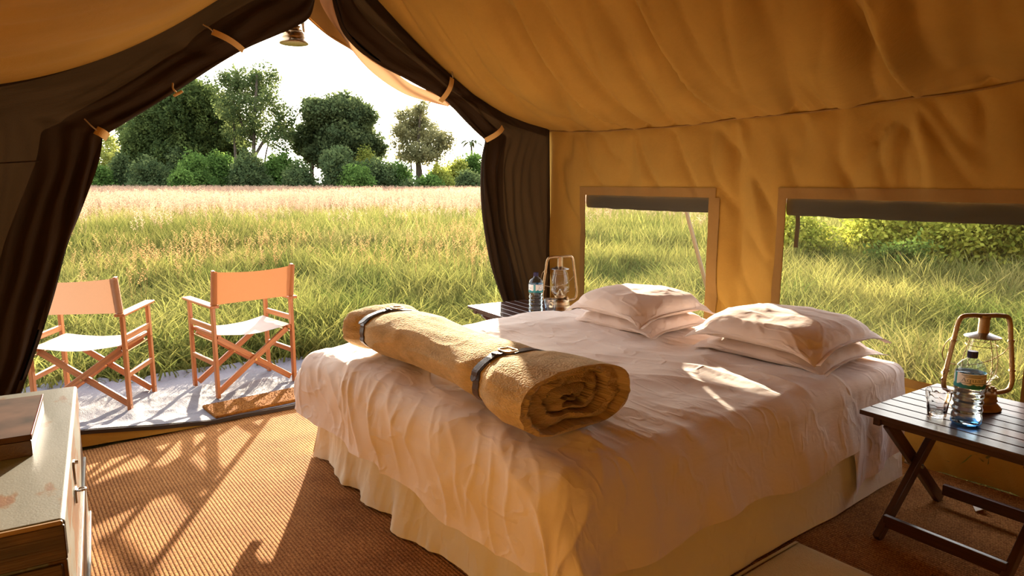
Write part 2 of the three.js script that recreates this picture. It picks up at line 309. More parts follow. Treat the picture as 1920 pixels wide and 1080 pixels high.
function makeWindow(n, W, label) {
  const g = struct('window_' + n, label), off = -0.007;
  const strip = (z0, z1, y0, y1) => { const nz = Math.max(2, Math.round((z1 - z0) / 0.03)), ny = Math.max(2, Math.round((y1 - y0) / 0.03));
    return [off, 0].map((o) => surf(nz, ny, (u, v) => { const z = lerp(z0, z1, u), y = lerp(y0, y1, v); return V(wallX(z, y) + o + 0.003 * N(z * 20, y * 20), y, z); }, { su: z1 - z0, sv: y1 - y0 })); };
  const b = 0.062, s = 0.05;
  part('window_trim', strip(W.z0 - s, W.z1 + s, W.y1, W.y1 + b), M.trim, g);
  part('window_trim', strip(W.z0 - s, W.z0, W.y0, W.y1), M.trim, g);
  part('window_trim', strip(W.z1, W.z1 + s + 0.03, W.y0, W.y1), M.trim, g);
  part('window_trim', strip(W.z0 - s, W.z1 + s, W.y0 - 0.045, W.y0), M.trim, g);
  part('mosquito_net', surf(30, 24, (u, v) => V(XR - 0.008 + 0.006 * Math.sin(u * 9) * Math.sin(v * 3.1), lerp(W.y0, W.y1, v), lerp(W.z0, W.z1, u)), { su: W.z1 - W.z0, sv: W.y1 - W.y0 }), M.net, g);
  // dark blind rolled up under the top edge, outside the net
  part('rolled_blind', surf(60, 16, (u, v) => { const z = lerp(W.z0 - 0.01, W.z1 + 0.01, u), a = v * TAU, sag = 0.012 * Math.sin(u * Math.PI) + 0.006 * N(u * 7, 2), ry = 0.058 + 0.006 * N(u * 9, a), rx = 0.034, ca = Math.cos(a), sa = Math.sin(a), sq = Math.pow(Math.pow(Math.abs(ca), 4) + Math.pow(Math.abs(sa), 4), -0.25); return V(XR + 0.030 + rx * ca * sq, W.y1 - 0.034 - sag + ry * sa * sq, z); }, { su: 1.2, sv: 0.3 }), M.blind, g, 'dark brown blind rolled up along the top of the window');
  for (const f of n === 2 ? [0.012] : []) part('tie_strap', ribbon([V(XR + 0.075, W.y1 - 0.05, lerp(W.z0, W.z1, f)), V(XR + 0.078, W.y1 - 0.15, lerp(W.z0, W.z1, f) + 0.008), V(XR + 0.08, W.y1 - 0.29, lerp(W.z0, W.z1, f) + 0.002)], V(0, 0, 1), 0.026, 0.004), M.blind, g);
}
makeWindow(1, W1, 'netted tent window with a low rolled dark blind');
makeWindow(2, W2, 'wide netted tent window with a rolled dark blind and a bushy view');

const wallL = struct('wall_left'), wallB = struct('wall_back');
part('canvas', surf(40, 30, (u, v) => V(lerp(-0.60, XL + 0.02, v) + 0.02 * fbm(u * 6, v * 3, 8), v * 1.83, lerp(-4.36, ZB + 0.02, u)), { su: 5.4, sv: 1.83 }), M.canvas, wallL);
{
  const xs = cuts([XL + 0.02, RIDGE.x, XR - 0.02], 0.06);
  part('canvas', surf(xs.length - 1, 40, (x, v) => { const top = x < RIDGE.x ? roofL((RIDGE.x - x) / (RIDGE.x - XL - 0.02), ZB).y : roofR((x - RIDGE.x) / (XR - 0.02 - RIDGE.x), ZB).y; return V(x, v * top, ZB + 0.02 * fbm(x * 2, v * 3, 6)); }, { us: xs, su: 1, sv: 2 }), M.canvas, wallB);
}

// floor: coir matting over an earth base
const floorG = struct('floor', 'woven brown coir matting laid over the tent floor');
part('matting', surf(110, 140, (u, v) => { const x = lerp(-0.58, XR - 0.03, u), z = lerp(-4.235, ZB, v), e = smooth(0.0, 0.08, u) * smooth(1, 0.94, u); return V(x, (0.0035 * fbm(x * 3, z * 2.2, 1) - 0.003) * e, z); }, { su: 4.1, sv: 5.2, flip: true }), M.sisal, floorG);
part('base', box(XR + 0.62, 0.06, ZB - ZF + 0.1, 0.005).translate((XR - 0.62) / 2, -0.045, (ZB + ZF) / 2), M.soil, floorG);

// canvas sill across the doorway, rising towards the left
const sillTop = (x) => 0.014 + 0.080 * smooth(1.08, 0.12, x) + 0.006 * N(x * 5, 3);
const sillZ = (x) => -4.235 - 0.06 * smooth(1.0, 0.0, x) + 0.012 * N(x * 3, 8);
const sill = struct('trim_1', 'low tan canvas sill across the open doorway');
part('sill_canvas', surf(120, 14, (u, v) => { const x = lerp(XL, 3.5, u), h = sillTop(x), a = v * 1.0; const z = sillZ(x); return a < 0.7 ? V(x, h * (a / 0.7), z - 0.012 * Math.sin(a * 4.4) + 0.006 * N(x * 14, a * 3)) : V(x, h, z - (a - 0.7) * 0.25); }, { su: 4, sv: 0.15 }), M.canvas, sill);

// ───────────────────────── door flaps ─────────────────────────
const curve = (a, z) => new THREE.CatmullRomCurve3(a.map((q) => V(q[0], q[1], q[2] ?? z)), false, 'centripetal');
function splitCurve(c1, c2, k) { return (v) => (v < k ? c1.getPointAt(v / k) : c2.getPointAt((v - k) / (1 - k))); }
function flapSurface(inner, outer, k, seedZ, opt) {
  const us = []; for (let i = 0; i <= 8; i++) us.push(-1 + i / 8 * 0.999); for (let i = 0; i <= 70; i++) us.push(i / 70);
  const nv = 170;
  return surf(us.length - 1, nv, (u, v) => {
    const a = inner(v), b = outer(v), dir = b.clone().sub(a), L = dir.length(); dir.normalize();
    const hang = smooth(k - 0.03, k + 0.08, v), pin = opt.pins.reduce((s, p) => Math.max(s, Math.exp(-(((v - p) / 0.022) ** 2))), 0);
    const r = 0.028 * (1 - 0.4 * pin);
    if (u < 0) {                                               // the rolled edge and the layer folded back behind
      const t = -u, ang = Math.min(1, t * 2.2) * Math.PI;
      const back = Math.max(0, t - 0.45) / 0.55 * 0.20;
      return a.clone().addScaledVector(dir, r * (1 - Math.sin(ang)) + (ang >= Math.PI ? back : 0)).add(V(0, 0, r * Math.cos(ang) - r));
    }
    const d = u * L, fold = lerp(0.11, 0.085, hang), amp = lerp(0.016, 0.030, hang) * Math.exp(-d / lerp(0.22, 0.26, hang)) * (1 - 0.75 * pin) * smooth(0, 0.03, d);
    const ph = d / fold * TAU + 3.2 * N(v * 4.5, seedZ) + 2.6 * N(v * 9, d * 6, seedZ);
    const puff = 0.045 * Math.sin(Math.min(1, d / 0.34) * Math.PI) * (1 - hang * 0.5) * (1 - 0.6 * pin);
    const z = (amp * Math.sin(ph) + puff + 0.030 * fbm(d * 3, v * 4, seedZ)) * smooth(L, L - 0.06, d);
    return a.clone().addScaledVector(dir, d + r * (1 - smooth(0, 0.05, d)) * 0.0).add(V(0, 0, z));
  }, { us, su: 1.2, sv: 3.6 });
}
function tieStrap(p0, p1, parent, bulge = 0.05, w = 0.034) {
  const pts = []; for (let i = 0; i <= 10; i++) { const t = i / 10, q = V(...p0).lerp(V(...p1), t); q.z += bulge * Math.sin(Math.PI * (0.12 + 0.8 * t)); pts.push(q); }
  const ax = V(...p1).sub(V(...p0)).normalize(), side = V(-ax.y, ax.x, 0).normalize();
  part('tie_strap', ribbon(pts, side, w, 0.004), M.webbing, parent, 'tan webbing tie strap');
}
const flapLabelL = 'dark brown canvas door flap tied back on the left, behind the worn chest';
const fl = thing('door_flap', flapLabelL, 'tent flap');
{
  const inn = splitCurve(curve([[1.756, 2.66], [1.743, 2.547], [1.704, 2.447], [1.624, 2.389], [1.279, 2.203], [0.915, 1.947], [0.717, 1.81], [0.536, 1.685]], ZF), curve([[0.536, 1.685], [0.51, 1.562], [0.399, 1.28], [0.333, 1.127], [0.242, 0.836], [0.164, 0.616], [0.074, 0.385], [-0.06, 0.03]], ZF), 0.55);
  const top = []; for (let i = 0; i <= 16; i++) { const p = roofL(lerp(0.015, 0.985, i / 16), ZF); top.push([p.x, p.y + 0.03]); }
  const out = splitCurve(curve(top, ZF), curve([top[16], [-0.52, 0.9], [-0.60, 0.03]], ZF), 0.55);
  part('canvas', flapSurface(inn, out, 0.55, 3.3, { pins: [0.27, 0.53] }), M.dark, fl);
  tieStrap([1.115, 2.285, -4.26], [1.285, 2.205, -4.27], fl, 0.055);
  tieStrap([0.50, 1.715, -4.26], [0.555, 1.68, -4.28], fl, 0.05, 0.045);
  part('toggle', [tube([V(0.89, 1.985, -4.245), V(0.885, 1.955, -4.225), V(0.905, 1.93, -4.23)], 0.005, 10, 6), bar(V(0.885, 1.915, -4.225), V(0.935, 1.945, -4.235), 0.016, 0.016, V(0, 0, 1), 0.006)], M.webbing, fl, 'small wooden toggle on the flap edge');
  part('cord', tube([V(1.07, 2.32, -4.25), V(1.10, 2.30, -4.23), V(1.118, 2.283, -4.23)], 0.004, 10, 6), M.rope, fl);
  part('cord', tube([V(0.455, 1.77, -4.25), V(0.48, 1.735, -4.23), V(0.505, 1.712, -4.23)], 0.004, 10, 6), M.rope, fl);
  part('seam', [tube([V(-0.40, 1.56, -4.268), V(0.0, 1.535, -4.25), V(0.24, 1.55, -4.235)], 0.004, 30, 6)], M.blind, fl);
}
const fr = thing('door_flap', 'dark brown canvas door flap tied back on the right, beside the tan window wall', 'tent flap');
{
  const inn = splitCurve(curve([[1.87, 2.70], [1.896, 2.522], [1.949, 2.392], [2.101, 2.266], [2.417, 2.14], [2.718, 2.018], [2.902, 1.877], [3.058, 1.755]], ZF), curve([[3.058, 1.755], [3.029, 1.6], [3.020, 1.4], [3.032, 1.206], [3.065, 1.0], [3.115, 0.788], [3.219, 0.523], [3.33, 0.30], [3.36, 0.02]], ZF), 0.55);
  const top = []; for (let i = 0; i <= 16; i++) { const p = roofR(lerp(0.02, 0.99, i / 16), ZF); top.push([p.x, p.y + 0.03]); }
  const out = splitCurve(curve(top, ZF), curve([top[16], [XR - 0.02, 0.9], [XR - 0.02, 0.03]], ZF), 0.55);
  part('canvas', flapSurface(inn, out, 0.55, 8.1, { pins: [0.38, 0.545] }), M.dark, fr);
  tieStrap([2.715, 2.172, -4.26], [2.640, 2.008, -4.29], fr, 0.06, 0.036);
  tieStrap([3.165, 1.852, -4.26], [3.030, 1.752, -4.29], fr, 0.06, 0.038);
  part('cord', [tube([V(2.712, 2.235, -4.24), V(2.708, 2.20, -4.22), V(2.714, 2.172, -4.225)], 0.004, 10, 6)], M.rope, fr);
  // pale lining strip behind the edge, glowing from outside
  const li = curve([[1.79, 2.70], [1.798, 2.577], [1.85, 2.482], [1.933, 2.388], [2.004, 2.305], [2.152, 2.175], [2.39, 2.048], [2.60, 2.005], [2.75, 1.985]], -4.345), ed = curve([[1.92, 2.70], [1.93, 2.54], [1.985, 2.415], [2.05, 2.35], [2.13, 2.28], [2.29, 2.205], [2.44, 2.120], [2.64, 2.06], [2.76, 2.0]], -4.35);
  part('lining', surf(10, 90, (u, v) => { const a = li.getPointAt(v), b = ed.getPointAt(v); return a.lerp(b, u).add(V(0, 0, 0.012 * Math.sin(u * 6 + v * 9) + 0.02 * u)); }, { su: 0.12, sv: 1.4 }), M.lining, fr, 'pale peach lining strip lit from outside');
}
// short awning edge and its spreader pole at the peak
const aw = thing('awning', 'small tan canvas awning at the tent peak above the doorway', 'awning');
part('canvas', surf(16, 16, (u, v) => { const a = V(1.735, 2.72, -4.40).lerp(V(1.745, 2.52, -4.47), v), b = V(1.93, 2.72, -4.40).lerp(V(2.08, 2.33, -4.47), v); return a.lerp(b, u).add(V(0, -0.025 * Math.sin(u * Math.PI) * v, 0.01 * Math.sin(u * 7))); }, { su: 0.3, sv: 0.4 }), M.trim, aw);
part('hem', [tube([V(1.745, 2.515, -4.475), V(1.90, 2.41, -4.48), V(2.085, 2.325, -4.475)], 0.008, 20, 8)], M.trim, aw);
const sp = thing('awning_pole', 'slim pale metal pole slanting under the awning at the peak', 'pole');
part('pole', [bar(V(1.753, 2.572, -4.60), V(2.165, 2.338, -4.60), 0.022, 0.022, V(0, 0, 1), 0.009)], M.steel, sp);
part('hook', [tube([V(1.715, 2.56, -4.47), V(1.735, 2.54, -4.44), V(1.742, 2.50, -4.43), V(1.725, 2.485, -4.43)], 0.004, 14, 6)], M.steel, sp);

// ───────────────────────── bed ─────────────────────────
const BED = { x0: 1.33, x1: 3.48, z0: -3.38, z1: -1.40 };
const bed = thing('bed', 'wide low double bed with a cream skirt reaching the matting', 'bed');
part('base', box(BED.x1 - BED.x0 - 0.04, 0.30, BED.z1 - BED.z0 - 0.04, 0.02).translate((BED.x0 + BED.x1) / 2, 0.16, (BED.z0 + BED.z1) / 2), M.mattress, bed);
part('mattress', box(BED.x1 - BED.x0 - 0.03, 0.255, BED.z1 - BED.z0 - 0.03, 0.05).translate((BED.x0 + BED.x1) / 2, 0.435, (BED.z0 + BED.z1) / 2), M.mattress, bed);
{
  const foot = (u, v) => { const z = lerp(BED.z0, BED.z1, u), y = lerp(0.008, 0.46, v), k = (1 - v) * lerp(1, 0.45, smooth(0.5, 0.85, u)), w = 0.020 * Math.sin(z * 17 + 2.5 * N(z * 3, 1) + v * 1.2) * k + 0.016 * fbm(z * 8, y * 3, 2) * (0.3 + k); return V(BED.x0 - 0.012 - 0.05 * k * k + w - 0.02 * Math.sin(u * Math.PI) * k, y + 0.006 * N(z * 10, 3) * k, z); };
  part('bed_skirt', surf(220, 24, foot, { su: 2, sv: 0.46 }), M.valance, bed, 'gathered cream skirt across the foot of the bed');
  for (const [z, s] of [[BED.z1, 1], [BED.z0, -1]]) part('bed_skirt', surf(160, 20, (u, v) => { const x = lerp(BED.x0 - 0.055 * (1 - v) * (1 - v), BED.x1, u), y = lerp(0.008, 0.46, v), k = 1 - v; return V(x, y, z + s * (0.012 + 0.03 * k * k + 0.012 * fbm(x * 2.4, y * 2, 7) * k)); }, { su: 2.1, sv: 0.46 }), M.valance, bed, s > 0 ? 'smooth cream skirt along the near side of the bed' : undefined);
}
// cloth draped over the bed: flat cloth coordinates (s along x, t along z) to a point and the way it faces
function drape(s, t, R, r, flare) {
  const cx = clamp(s, R.x0, R.x1), cz = clamp(t, R.z0, R.z1), dx = s - cx, dz = t - cz, d = Math.hypot(dx, dz);
  if (d < 1e-6) return [V(s, R.y, t), V(0, 1, 0), 0];
  const n = V(dx / d, 0, dz / d), arc = r * Math.PI / 2;
  if (d < arc) { const a = d / r; return [V(cx, R.y - r * (1 - Math.cos(a)), cz).addScaledVector(n, r * Math.sin(a)), V(n.x * Math.sin(a), Math.cos(a), n.z * Math.sin(a)), 0]; }
  const k = d - arc; return [V(cx, R.y - r - k, cz).addScaledVector(n, r + flare * k), n, k];
}
const duvet = thing('duvet', 'rumpled pale peach duvet spread over the double bed', 'duvet');
{
  const R = { x0: 1.335, x1: 2.90, z0: -3.34, z1: -1.46, y: 0.60 }, r = 0.10, over = 0.157 + 0.215;
  const s0 = R.x0 - over, s1 = 2.90, t0 = R.z0 - over, t1 = R.z1 + over;
  const pt = (s, t, under = 0) => {
    const hemVar = 0.035 * N(t * 3.2, 5) + 0.012 * N(t * 11, 6);
    let ss = s; if (s < R.x0) ss = R.x0 - (R.x0 - s) * (1 + hemVar * 2.2);
    let tt = t; if (t > R.z1) tt = R.z1 + (t - R.z1) * (1 + 0.10 * N(s * 2.6, 9)); else if (t < R.z0) tt = R.z0 - (R.z0 - t) * (1 + 0.2 * N(s * 2, 4));
    const dFoot = R.x0 - s, dSide = Math.max(t - R.z1, R.z0 - t), corner = dFoot > 0 && dSide > 0 ? Math.min(dFoot, dSide) / over : 0;
    if (corner > 0) { ss = R.x0 - (R.x0 - ss) * (1 - 0.22 * corner); tt = t > R.z1 ? R.z1 + (tt - R.z1) * (1 - 0.22 * corner) : R.z0 - (R.z0 - tt) * (1 - 0.22 * corner); }
    const [p, n, k] = drape(ss, tt, R, r, 0.26);
    const foot = smooth(0.02, -0.18, s - R.x0), side = smooth(-0.1, 0.15, dSide);
    let w = 0.024 * fbm(s * 1.7, t * 1.5, 3, 2) + 0.010 * fbm(s * 5, t * 3.2, 4, 2);
    w += (1 - foot) * (1 - side) * (0.013 * ridge(s * 3.4 + 0.5 * N(t * 2, s), t * 1.1, 6) + 0.003 * ridge(s * 8 + 0.8 * N(t * 3, s * 2), t * 2.1, 11));
    w += (0.25 + 0.75 * foot) * smooth(0.55, -0.05, s - R.x0) * (0.017 * ridge(t * 3.4 + s * 3.2 + 0.8 * N(s * 2, t * 2), s * 1.4, 21) + 0.006 * ridge(t * 8 + s * 6 + N(s * 4, t * 3), s * 2.2, 25));
    w += side * 0.014 * fbm(s * 2.2, t * 1.6, 33, 2);
    w += foot * 0.025 * Math.sin(smooth(0, over, dFoot) * Math.PI);              // filling bulges over the hanging edge
    p.addScaledVector(n, w - under);
    return p;
  };
  const ns = 230, nt = 290, lip = 7;
  const us = [], vs = [];
  for (let i = 0; i <= ns; i++) us.push(i / ns); for (let i = 0; i <= nt; i++) vs.push(i / nt);
  // upper face
  const upper = surf(ns, nt, (u, v) => pt(lerp(s0, s1, u), lerp(t0, t1, v)), { su: s1 - s0, sv: t1 - t0, flip: true });
  // hem: the cloth turns under and runs back up inside
  const hemStrip = (path, inward) => surf(lip, path.length - 1, (u, v) => { const q = path[Math.round(v * (path.length - 1))], a = u * Math.PI, k = u > 0.6 ? (u - 0.6) / 0.4 : 0; return pt(q[0] + inward(q)[0] * k * 0.16, q[1] + inward(q)[1] * k * 0.16, 0.022 * (1 - Math.cos(Math.min(1, u / 0.6) * Math.PI))); }, { su: 0.2, sv: 2 });
  const pathFoot = vs.map((v) => [s0, lerp(t0, t1, v)]), pathNear = us.map((u) => [lerp(s0, s1, u), t1]), pathFar = us.map((u) => [lerp(s0, s1, u), t0]), pathHead = vs.map((v) => [s1, lerp(t0, t1, v)]);
  part('cover', [upper, hemStrip(pathFoot, () => [1, 0]), hemStrip(pathNear, () => [0, -1]), hemStrip(pathFar, () => [0, 1]), hemStrip(pathHead, () => [-1, 0])], M.cotton, duvet);
}
const sheet = thing('bed_sheet', 'pale peach flat sheet under the pillows, hanging straight down beside the slatted table', 'sheet');
{
  const R = { x0: 1.0, x1: 3.42, z0: -3.355, z1: -1.425, y: 0.585 }, over = 0.55;
  part('sheet', surf(60, 260, (u, v) => { const s = lerp(2.86 + 0.10 * smooth(0.84, 1, v) + 0.012 * N(v * 20, 3), 3.42, u), t = lerp(R.z0 - 0.40, R.z1 + over - 0.09 * u * smooth(0.85, 1, v), v); const [p, n, k] = drape(s, t, R, 0.055, 0.02); return p.addScaledVector(n, 0.006 * fbm(s * 6, t * 3, 2) + (k > 0 ? smooth(0, 0.25, k) : 0) * (0.010 * Math.sin(s * 26 + 2 * N(t * 3, s)) + 0.008) + 0.005 * ridge(s * 7, t * 1.5, 5)); }, { su: 0.6, sv: 2.9, flip: true }), M.pillow, sheet);
}

// ───────────────────────── pillows ─────────────────────────
function makePillow(name, label, w, d, h, pos, turn, tilt, seed) {
  const t = thing(name, label, 'pillow', pos, turn, undefined);
  const outline = (a, b) => { const ea = 1 - 0.055 * (1 - a * a) * Math.pow(Math.abs(b), 6), eb = 1 - 0.055 * (1 - b * b) * Math.pow(Math.abs(a), 6); return [a * eb * w / 2, b * ea * d / 2]; };
  const face = (sg) => surf(70, 70, (u, v) => {
    const a = Math.sin((u * 2 - 1) * Math.PI / 2) , b = Math.sin((v * 2 - 1) * Math.PI / 2), [x, z] = outline(a, b);
    const e = 0.5 * Math.pow(1 - Math.pow(Math.abs(a), 2.8), 0.52) * Math.pow(1 - Math.pow(Math.abs(b), 2.8), 0.52) + 0.5 * Math.pow(Math.max(0, 1 - Math.pow(Math.pow(Math.abs(a), 3.2) + Math.pow(Math.abs(b), 3.2), 1.25)), 0.6), sagg = sg > 0 ? 1 : h > 0.15 ? 0.50 : 0.75, droop = h > 0.15 ? 0.055 : 0.03;
    const wr = (0.006 * ridge(a * 2.2 + b * 1.1 + seed, b * 1.4 - a * 0.6, seed) + 0.009 * fbm(a * 1.8, b * 1.8, seed, 2)) * smooth(0, 0.25, e) + 0.004 * ridge(a * 6 + seed, b * 5, seed + 4) * (1 - e) * smooth(0, 0.1, e);
    const y = sg * (h / 2) * e * sagg + (sg > 0 ? wr : -wr * 0.3) + tilt[0] * x + tilt[1] * z + h * 0.40 - droop * Math.pow(Math.abs(a * b), 3);
    return V(x, h > 0.15 ? y : Math.max(y, sg > 0 ? 0.008 : 0.004), z);
  }, { su: w, sv: d, flip: sg > 0 });
  part('pillowcase', [face(1), face(-1)], M.pillow, t);
  // the loose flap of the case past the filling, on the side towards the camera
  part('case_edge', [ribbon(Array.from({ length: 24 }, (_, i) => { const a = lerp(-0.97, 0.97, i / 23), [x, z] = outline(a, 1); return V(x, h * 0.40 - (h > 0.15 ? 0.055 : 0.03) * Math.pow(Math.abs(a), 3) + tilt[0] * x + tilt[1] * z + 0.003 * N(a * 6, seed), z + 0.006); }), V(0, 0.12, 1).normalize(), 0.03, 0.004)], M.pillow, t);
  return t;
}
makePillow('pillow', 'lower pillow of the far stack, next to the corner lantern', 0.60, 0.64, 0.125, [3.07, 0.586, -2.72], 0.03, [0, 0.01], 3.1);
makePillow('pillow', 'upper pillow of the far stack, in front of the smaller window', 0.60, 0.64, 0.185, [3.01, 0.660, -2.70], -0.06, [0.03, 0.0], 9.4);
makePillow('pillow', 'lower pillow of the near stack, squashed flat under another', 0.62, 0.70, 0.12, [3.13, 0.586, -1.82], 0.02, [0, 0], 15.2);
makePillow('pillow', 'upper pillow of the near stack, plump with a lit crest', 0.63, 0.71, 0.185, [3.07, 0.655, -1.80], -0.03, [0.03, 0.0], 21.7);

// ───────────────────────── rolled blanket with straps ─────────────────────────
const ROLL = { x: 1.525, y: 0.628, z0: -3.14, z1: -1.60 };
function rollSection(l, a) {                                   // l: 0 far end, 1 near end; radius vector (x, y) of the outer layer
  const s1 = Math.exp(-(((l - 0.13) / 0.045) ** 2)), s2 = Math.exp(-(((l - 0.775) / 0.045) ** 2)), waist = 0.90 + 0.10 * Math.cos((l - 0.02) * TAU * 1.02);
  const endF = smooth(0, 0.05, l) * 0.25 + 0.75, swell = l > 0.8 ? 1 + 0.16 * smooth(0.78, 0.92, l) : l < 0.1 ? 1.02 : 1;
  const k = (0.95 * waist + 0.05) * (1 - 0.14 * s1 - 0.10 * s2) * endF;
  const c = Math.cos(a), s = Math.sin(a), p = 2.5, m = Math.pow(Math.pow(Math.abs(c), p) + Math.pow(Math.abs(s), p), -1 / p);
  const n = 1 + 0.055 * fbm(c * 1.6 + 3, s * 1.6, l * 5, 3) + 0.03 * ridge(c * 1.2 + l * 2, s * 1.2, l * 4);
  return [0.212 * k * swell * m * c * n, 0.108 * k * m * s * n];
}
const rollPt = (l, a, off = 0) => { const [x, y] = rollSection(l, a), r = Math.hypot(x, y), f = (r + off) / r; return V(ROLL.x + x * f + 0.02 * Math.sin(l * 5), Math.max(ROLL.y + 0.105 + y * f, ROLL.y + 0.002 - off), lerp(ROLL.z0, ROLL.z1, l)); };
const blanket = thing('rolled_blanket', 'thick tan fleece blanket rolled up across the foot of the bed', 'blanket');
{
  part('outer_layer', surf(150, 200, (u, v) => rollPt(v, u * TAU), { su: 1.1, sv: 1.5, flip: false }), M.blanket, blanket);
  // ends: spiral of inner layers set back inside the outer one
  const end = (l, s) => surf(160, 46, (u, v) => {
    const a = u * TAU, rho = v, p = rollPt(l, a), cx = ROLL.x + 0.02 * Math.sin(l * 5) + 0.02 * Math.sin(rho * 3), cy = ROLL.y + 0.10;
    const warp = 0.45 * N(Math.cos(a) * 1.4 + 4, Math.sin(a) * 1.4, rho * 1.5 + l), turn = rho * 3.0 - a / TAU + warp, fr = turn - Math.floor(turn);
    const depth = (0.055 * Math.pow(fr, 1.6) + 0.012 * fbm(Math.cos(a) * rho * 5, Math.sin(a) * rho * 5, l)) * smooth(1, 0.90, rho) + 0.035 * smooth(0.95, 0.55, rho);
    const f = rho * (1 - 0.0 * rho);
    return V(lerp(cx, p.x, f), lerp(cy, p.y, f), p.z - s * depth + s * 0.012 * Math.sin(rho * Math.PI) * (rho > 0.85 ? 1 : 0));
  }, { su: 1.1, sv: 0.2 });
  part('rolled_end', end(1, 1), M.blanket, blanket);
  part('rolled_end', end(0, -1), M.blanket, blanket);
}
function makeStrap(label, l, buckleA, tongueA) {
  const t = thing('leather_strap', label, 'strap');
  const ring = []; for (let i = 0; i <= 72; i++) ring.push(rollPt(l, i / 72 * TAU, 0.005));
  part('band', ribbon(ring, V(0, 0, 1), 0.036, 0.004), M.leather, t);
  const tg = []; for (let i = 0; i <= 20; i++) tg.push(rollPt(l + (i / 20) * 0.0, lerp(buckleA, tongueA, i / 20), 0.011 + 0.012 * Math.pow(i / 20, 3)));
  part('tongue', ribbon(tg, V(0, 0, 1), 0.034, 0.004, (k) => (k > 0.88 ? Math.sqrt(Math.max(0.02, 1 - ((k - 0.88) / 0.12) ** 2)) : 1)), M.leather, t, 'loose pointed strap end');
  const c = rollPt(l, buckleA, 0.016), c2 = rollPt(l, buckleA + 0.12, 0.016), tx = c2.clone().sub(c).normalize(), n = tx.clone().cross(V(0, 0, 1)).normalize().negate();
  const P = (i, j, k = 0) => c.clone().addScaledVector(tx, i).add(V(0, 0, j)).addScaledVector(n, k);
  part('buckle', [tube([P(-0.024, -0.027), P(0.024, -0.027), P(0.026, 0), P(0.024, 0.027), P(-0.024, 0.027), P(-0.026, 0)], 0.0036, 40, 8, true), tube([P(0.024, 0, 0.002), P(0, 0, 0.006), P(-0.027, 0, 0.004)], 0.003, 8, 6)], M.brass, t, 'brass roller buckle');
  const q = lerp(buckleA, tongueA, 0.22), lp = []; for (let i = 0; i <= 8; i++) { const a = i / 8 * Math.PI; lp.push(rollPt(l, q, 0.006 + 0.012 * Math.sin(a)).add(V(0, 0, -0.021 * Math.cos(a)))); }
  part('keeper_loop', ribbon(lp, tx, 0.012, 0.003), M.leather, t);
  return t;
}
makeStrap('dark leather strap round the sunlit far end of the rolled blanket', 0.13, 1.50, 2.65);
makeStrap('dark leather strap with brass buckle round the near end of the rolled blanket', 0.775, 1.75, 3.0);

// ───────────────────────── folding slatted tables ─────────────────────────
function makeTable(label, pos, turn) {                          // origin at the floor under the table's middle; slats run along z
  const t = thing('folding_table', label, 'table', pos, turn, undefined);
  const W = 0.66, L = 0.64, H = 0.53, n = 8, sw = W / n;
  for (let i = 0; i < n; i++) part('slat', box(sw - 0.006, 0.019, L, 0.003, 2).translate(-W / 2 + sw * (i + 0.5), H - 0.0095, 0), M.tableWood, t);
  for (const s of [-1, 1]) part('rail', box(W - 0.05, 0.035, 0.028, 0.003, 0).translate(0, H - 0.037, s * (L / 2 - 0.06)), M.tableWood, t);
  for (const s of [-1, 1]) part('apron', box(0.022, 0.03, L - 0.10, 0.003, 2).translate(s * (W / 2 - 0.05), H - 0.035, 0), M.tableWood, t);
  for (const s of [-1, 1]) {
    const z = s * (L / 2 - 0.10);
    part('leg', [bar(V(-W / 2 + 0.03, 0.0, z), V(W / 2 - 0.10, H - 0.055, z), 0.026, 0.05, V(0, 0, 1))], M.tableWood, t);
    part('leg', [bar(V(W / 2 - 0.03, 0.0, z + s * 0.03), V(-W / 2 + 0.10, H - 0.055, z + s * 0.03), 0.026, 0.05, V(0, 0, 1))], M.tableWood, t);
    part('pivot_bolt', [cyl(0.009, 0.009, 0.075, 12).rotateX(Math.PI / 2).translate(0, 0.245, z + s * 0.018)], M.steel, t);
  }
  for (const s of [-1, 1]) part('stretcher', box(0.022, 0.05, L - 0.20, 0.003, 2).translate(s * (W / 2 - 0.075), 0.07, 0), M.tableWood, t);
  return t;
}
const table1 = makeTable('dark slatted folding table beside the bed, nearest the camera, holding the large water bottle', [3.06, 0, -0.92], -0.06);
const table2 = copy(table1, 'dark slatted folding table in the far corner, its end lit orange by the sun', [3.09, 0, -3.84], -0.10);

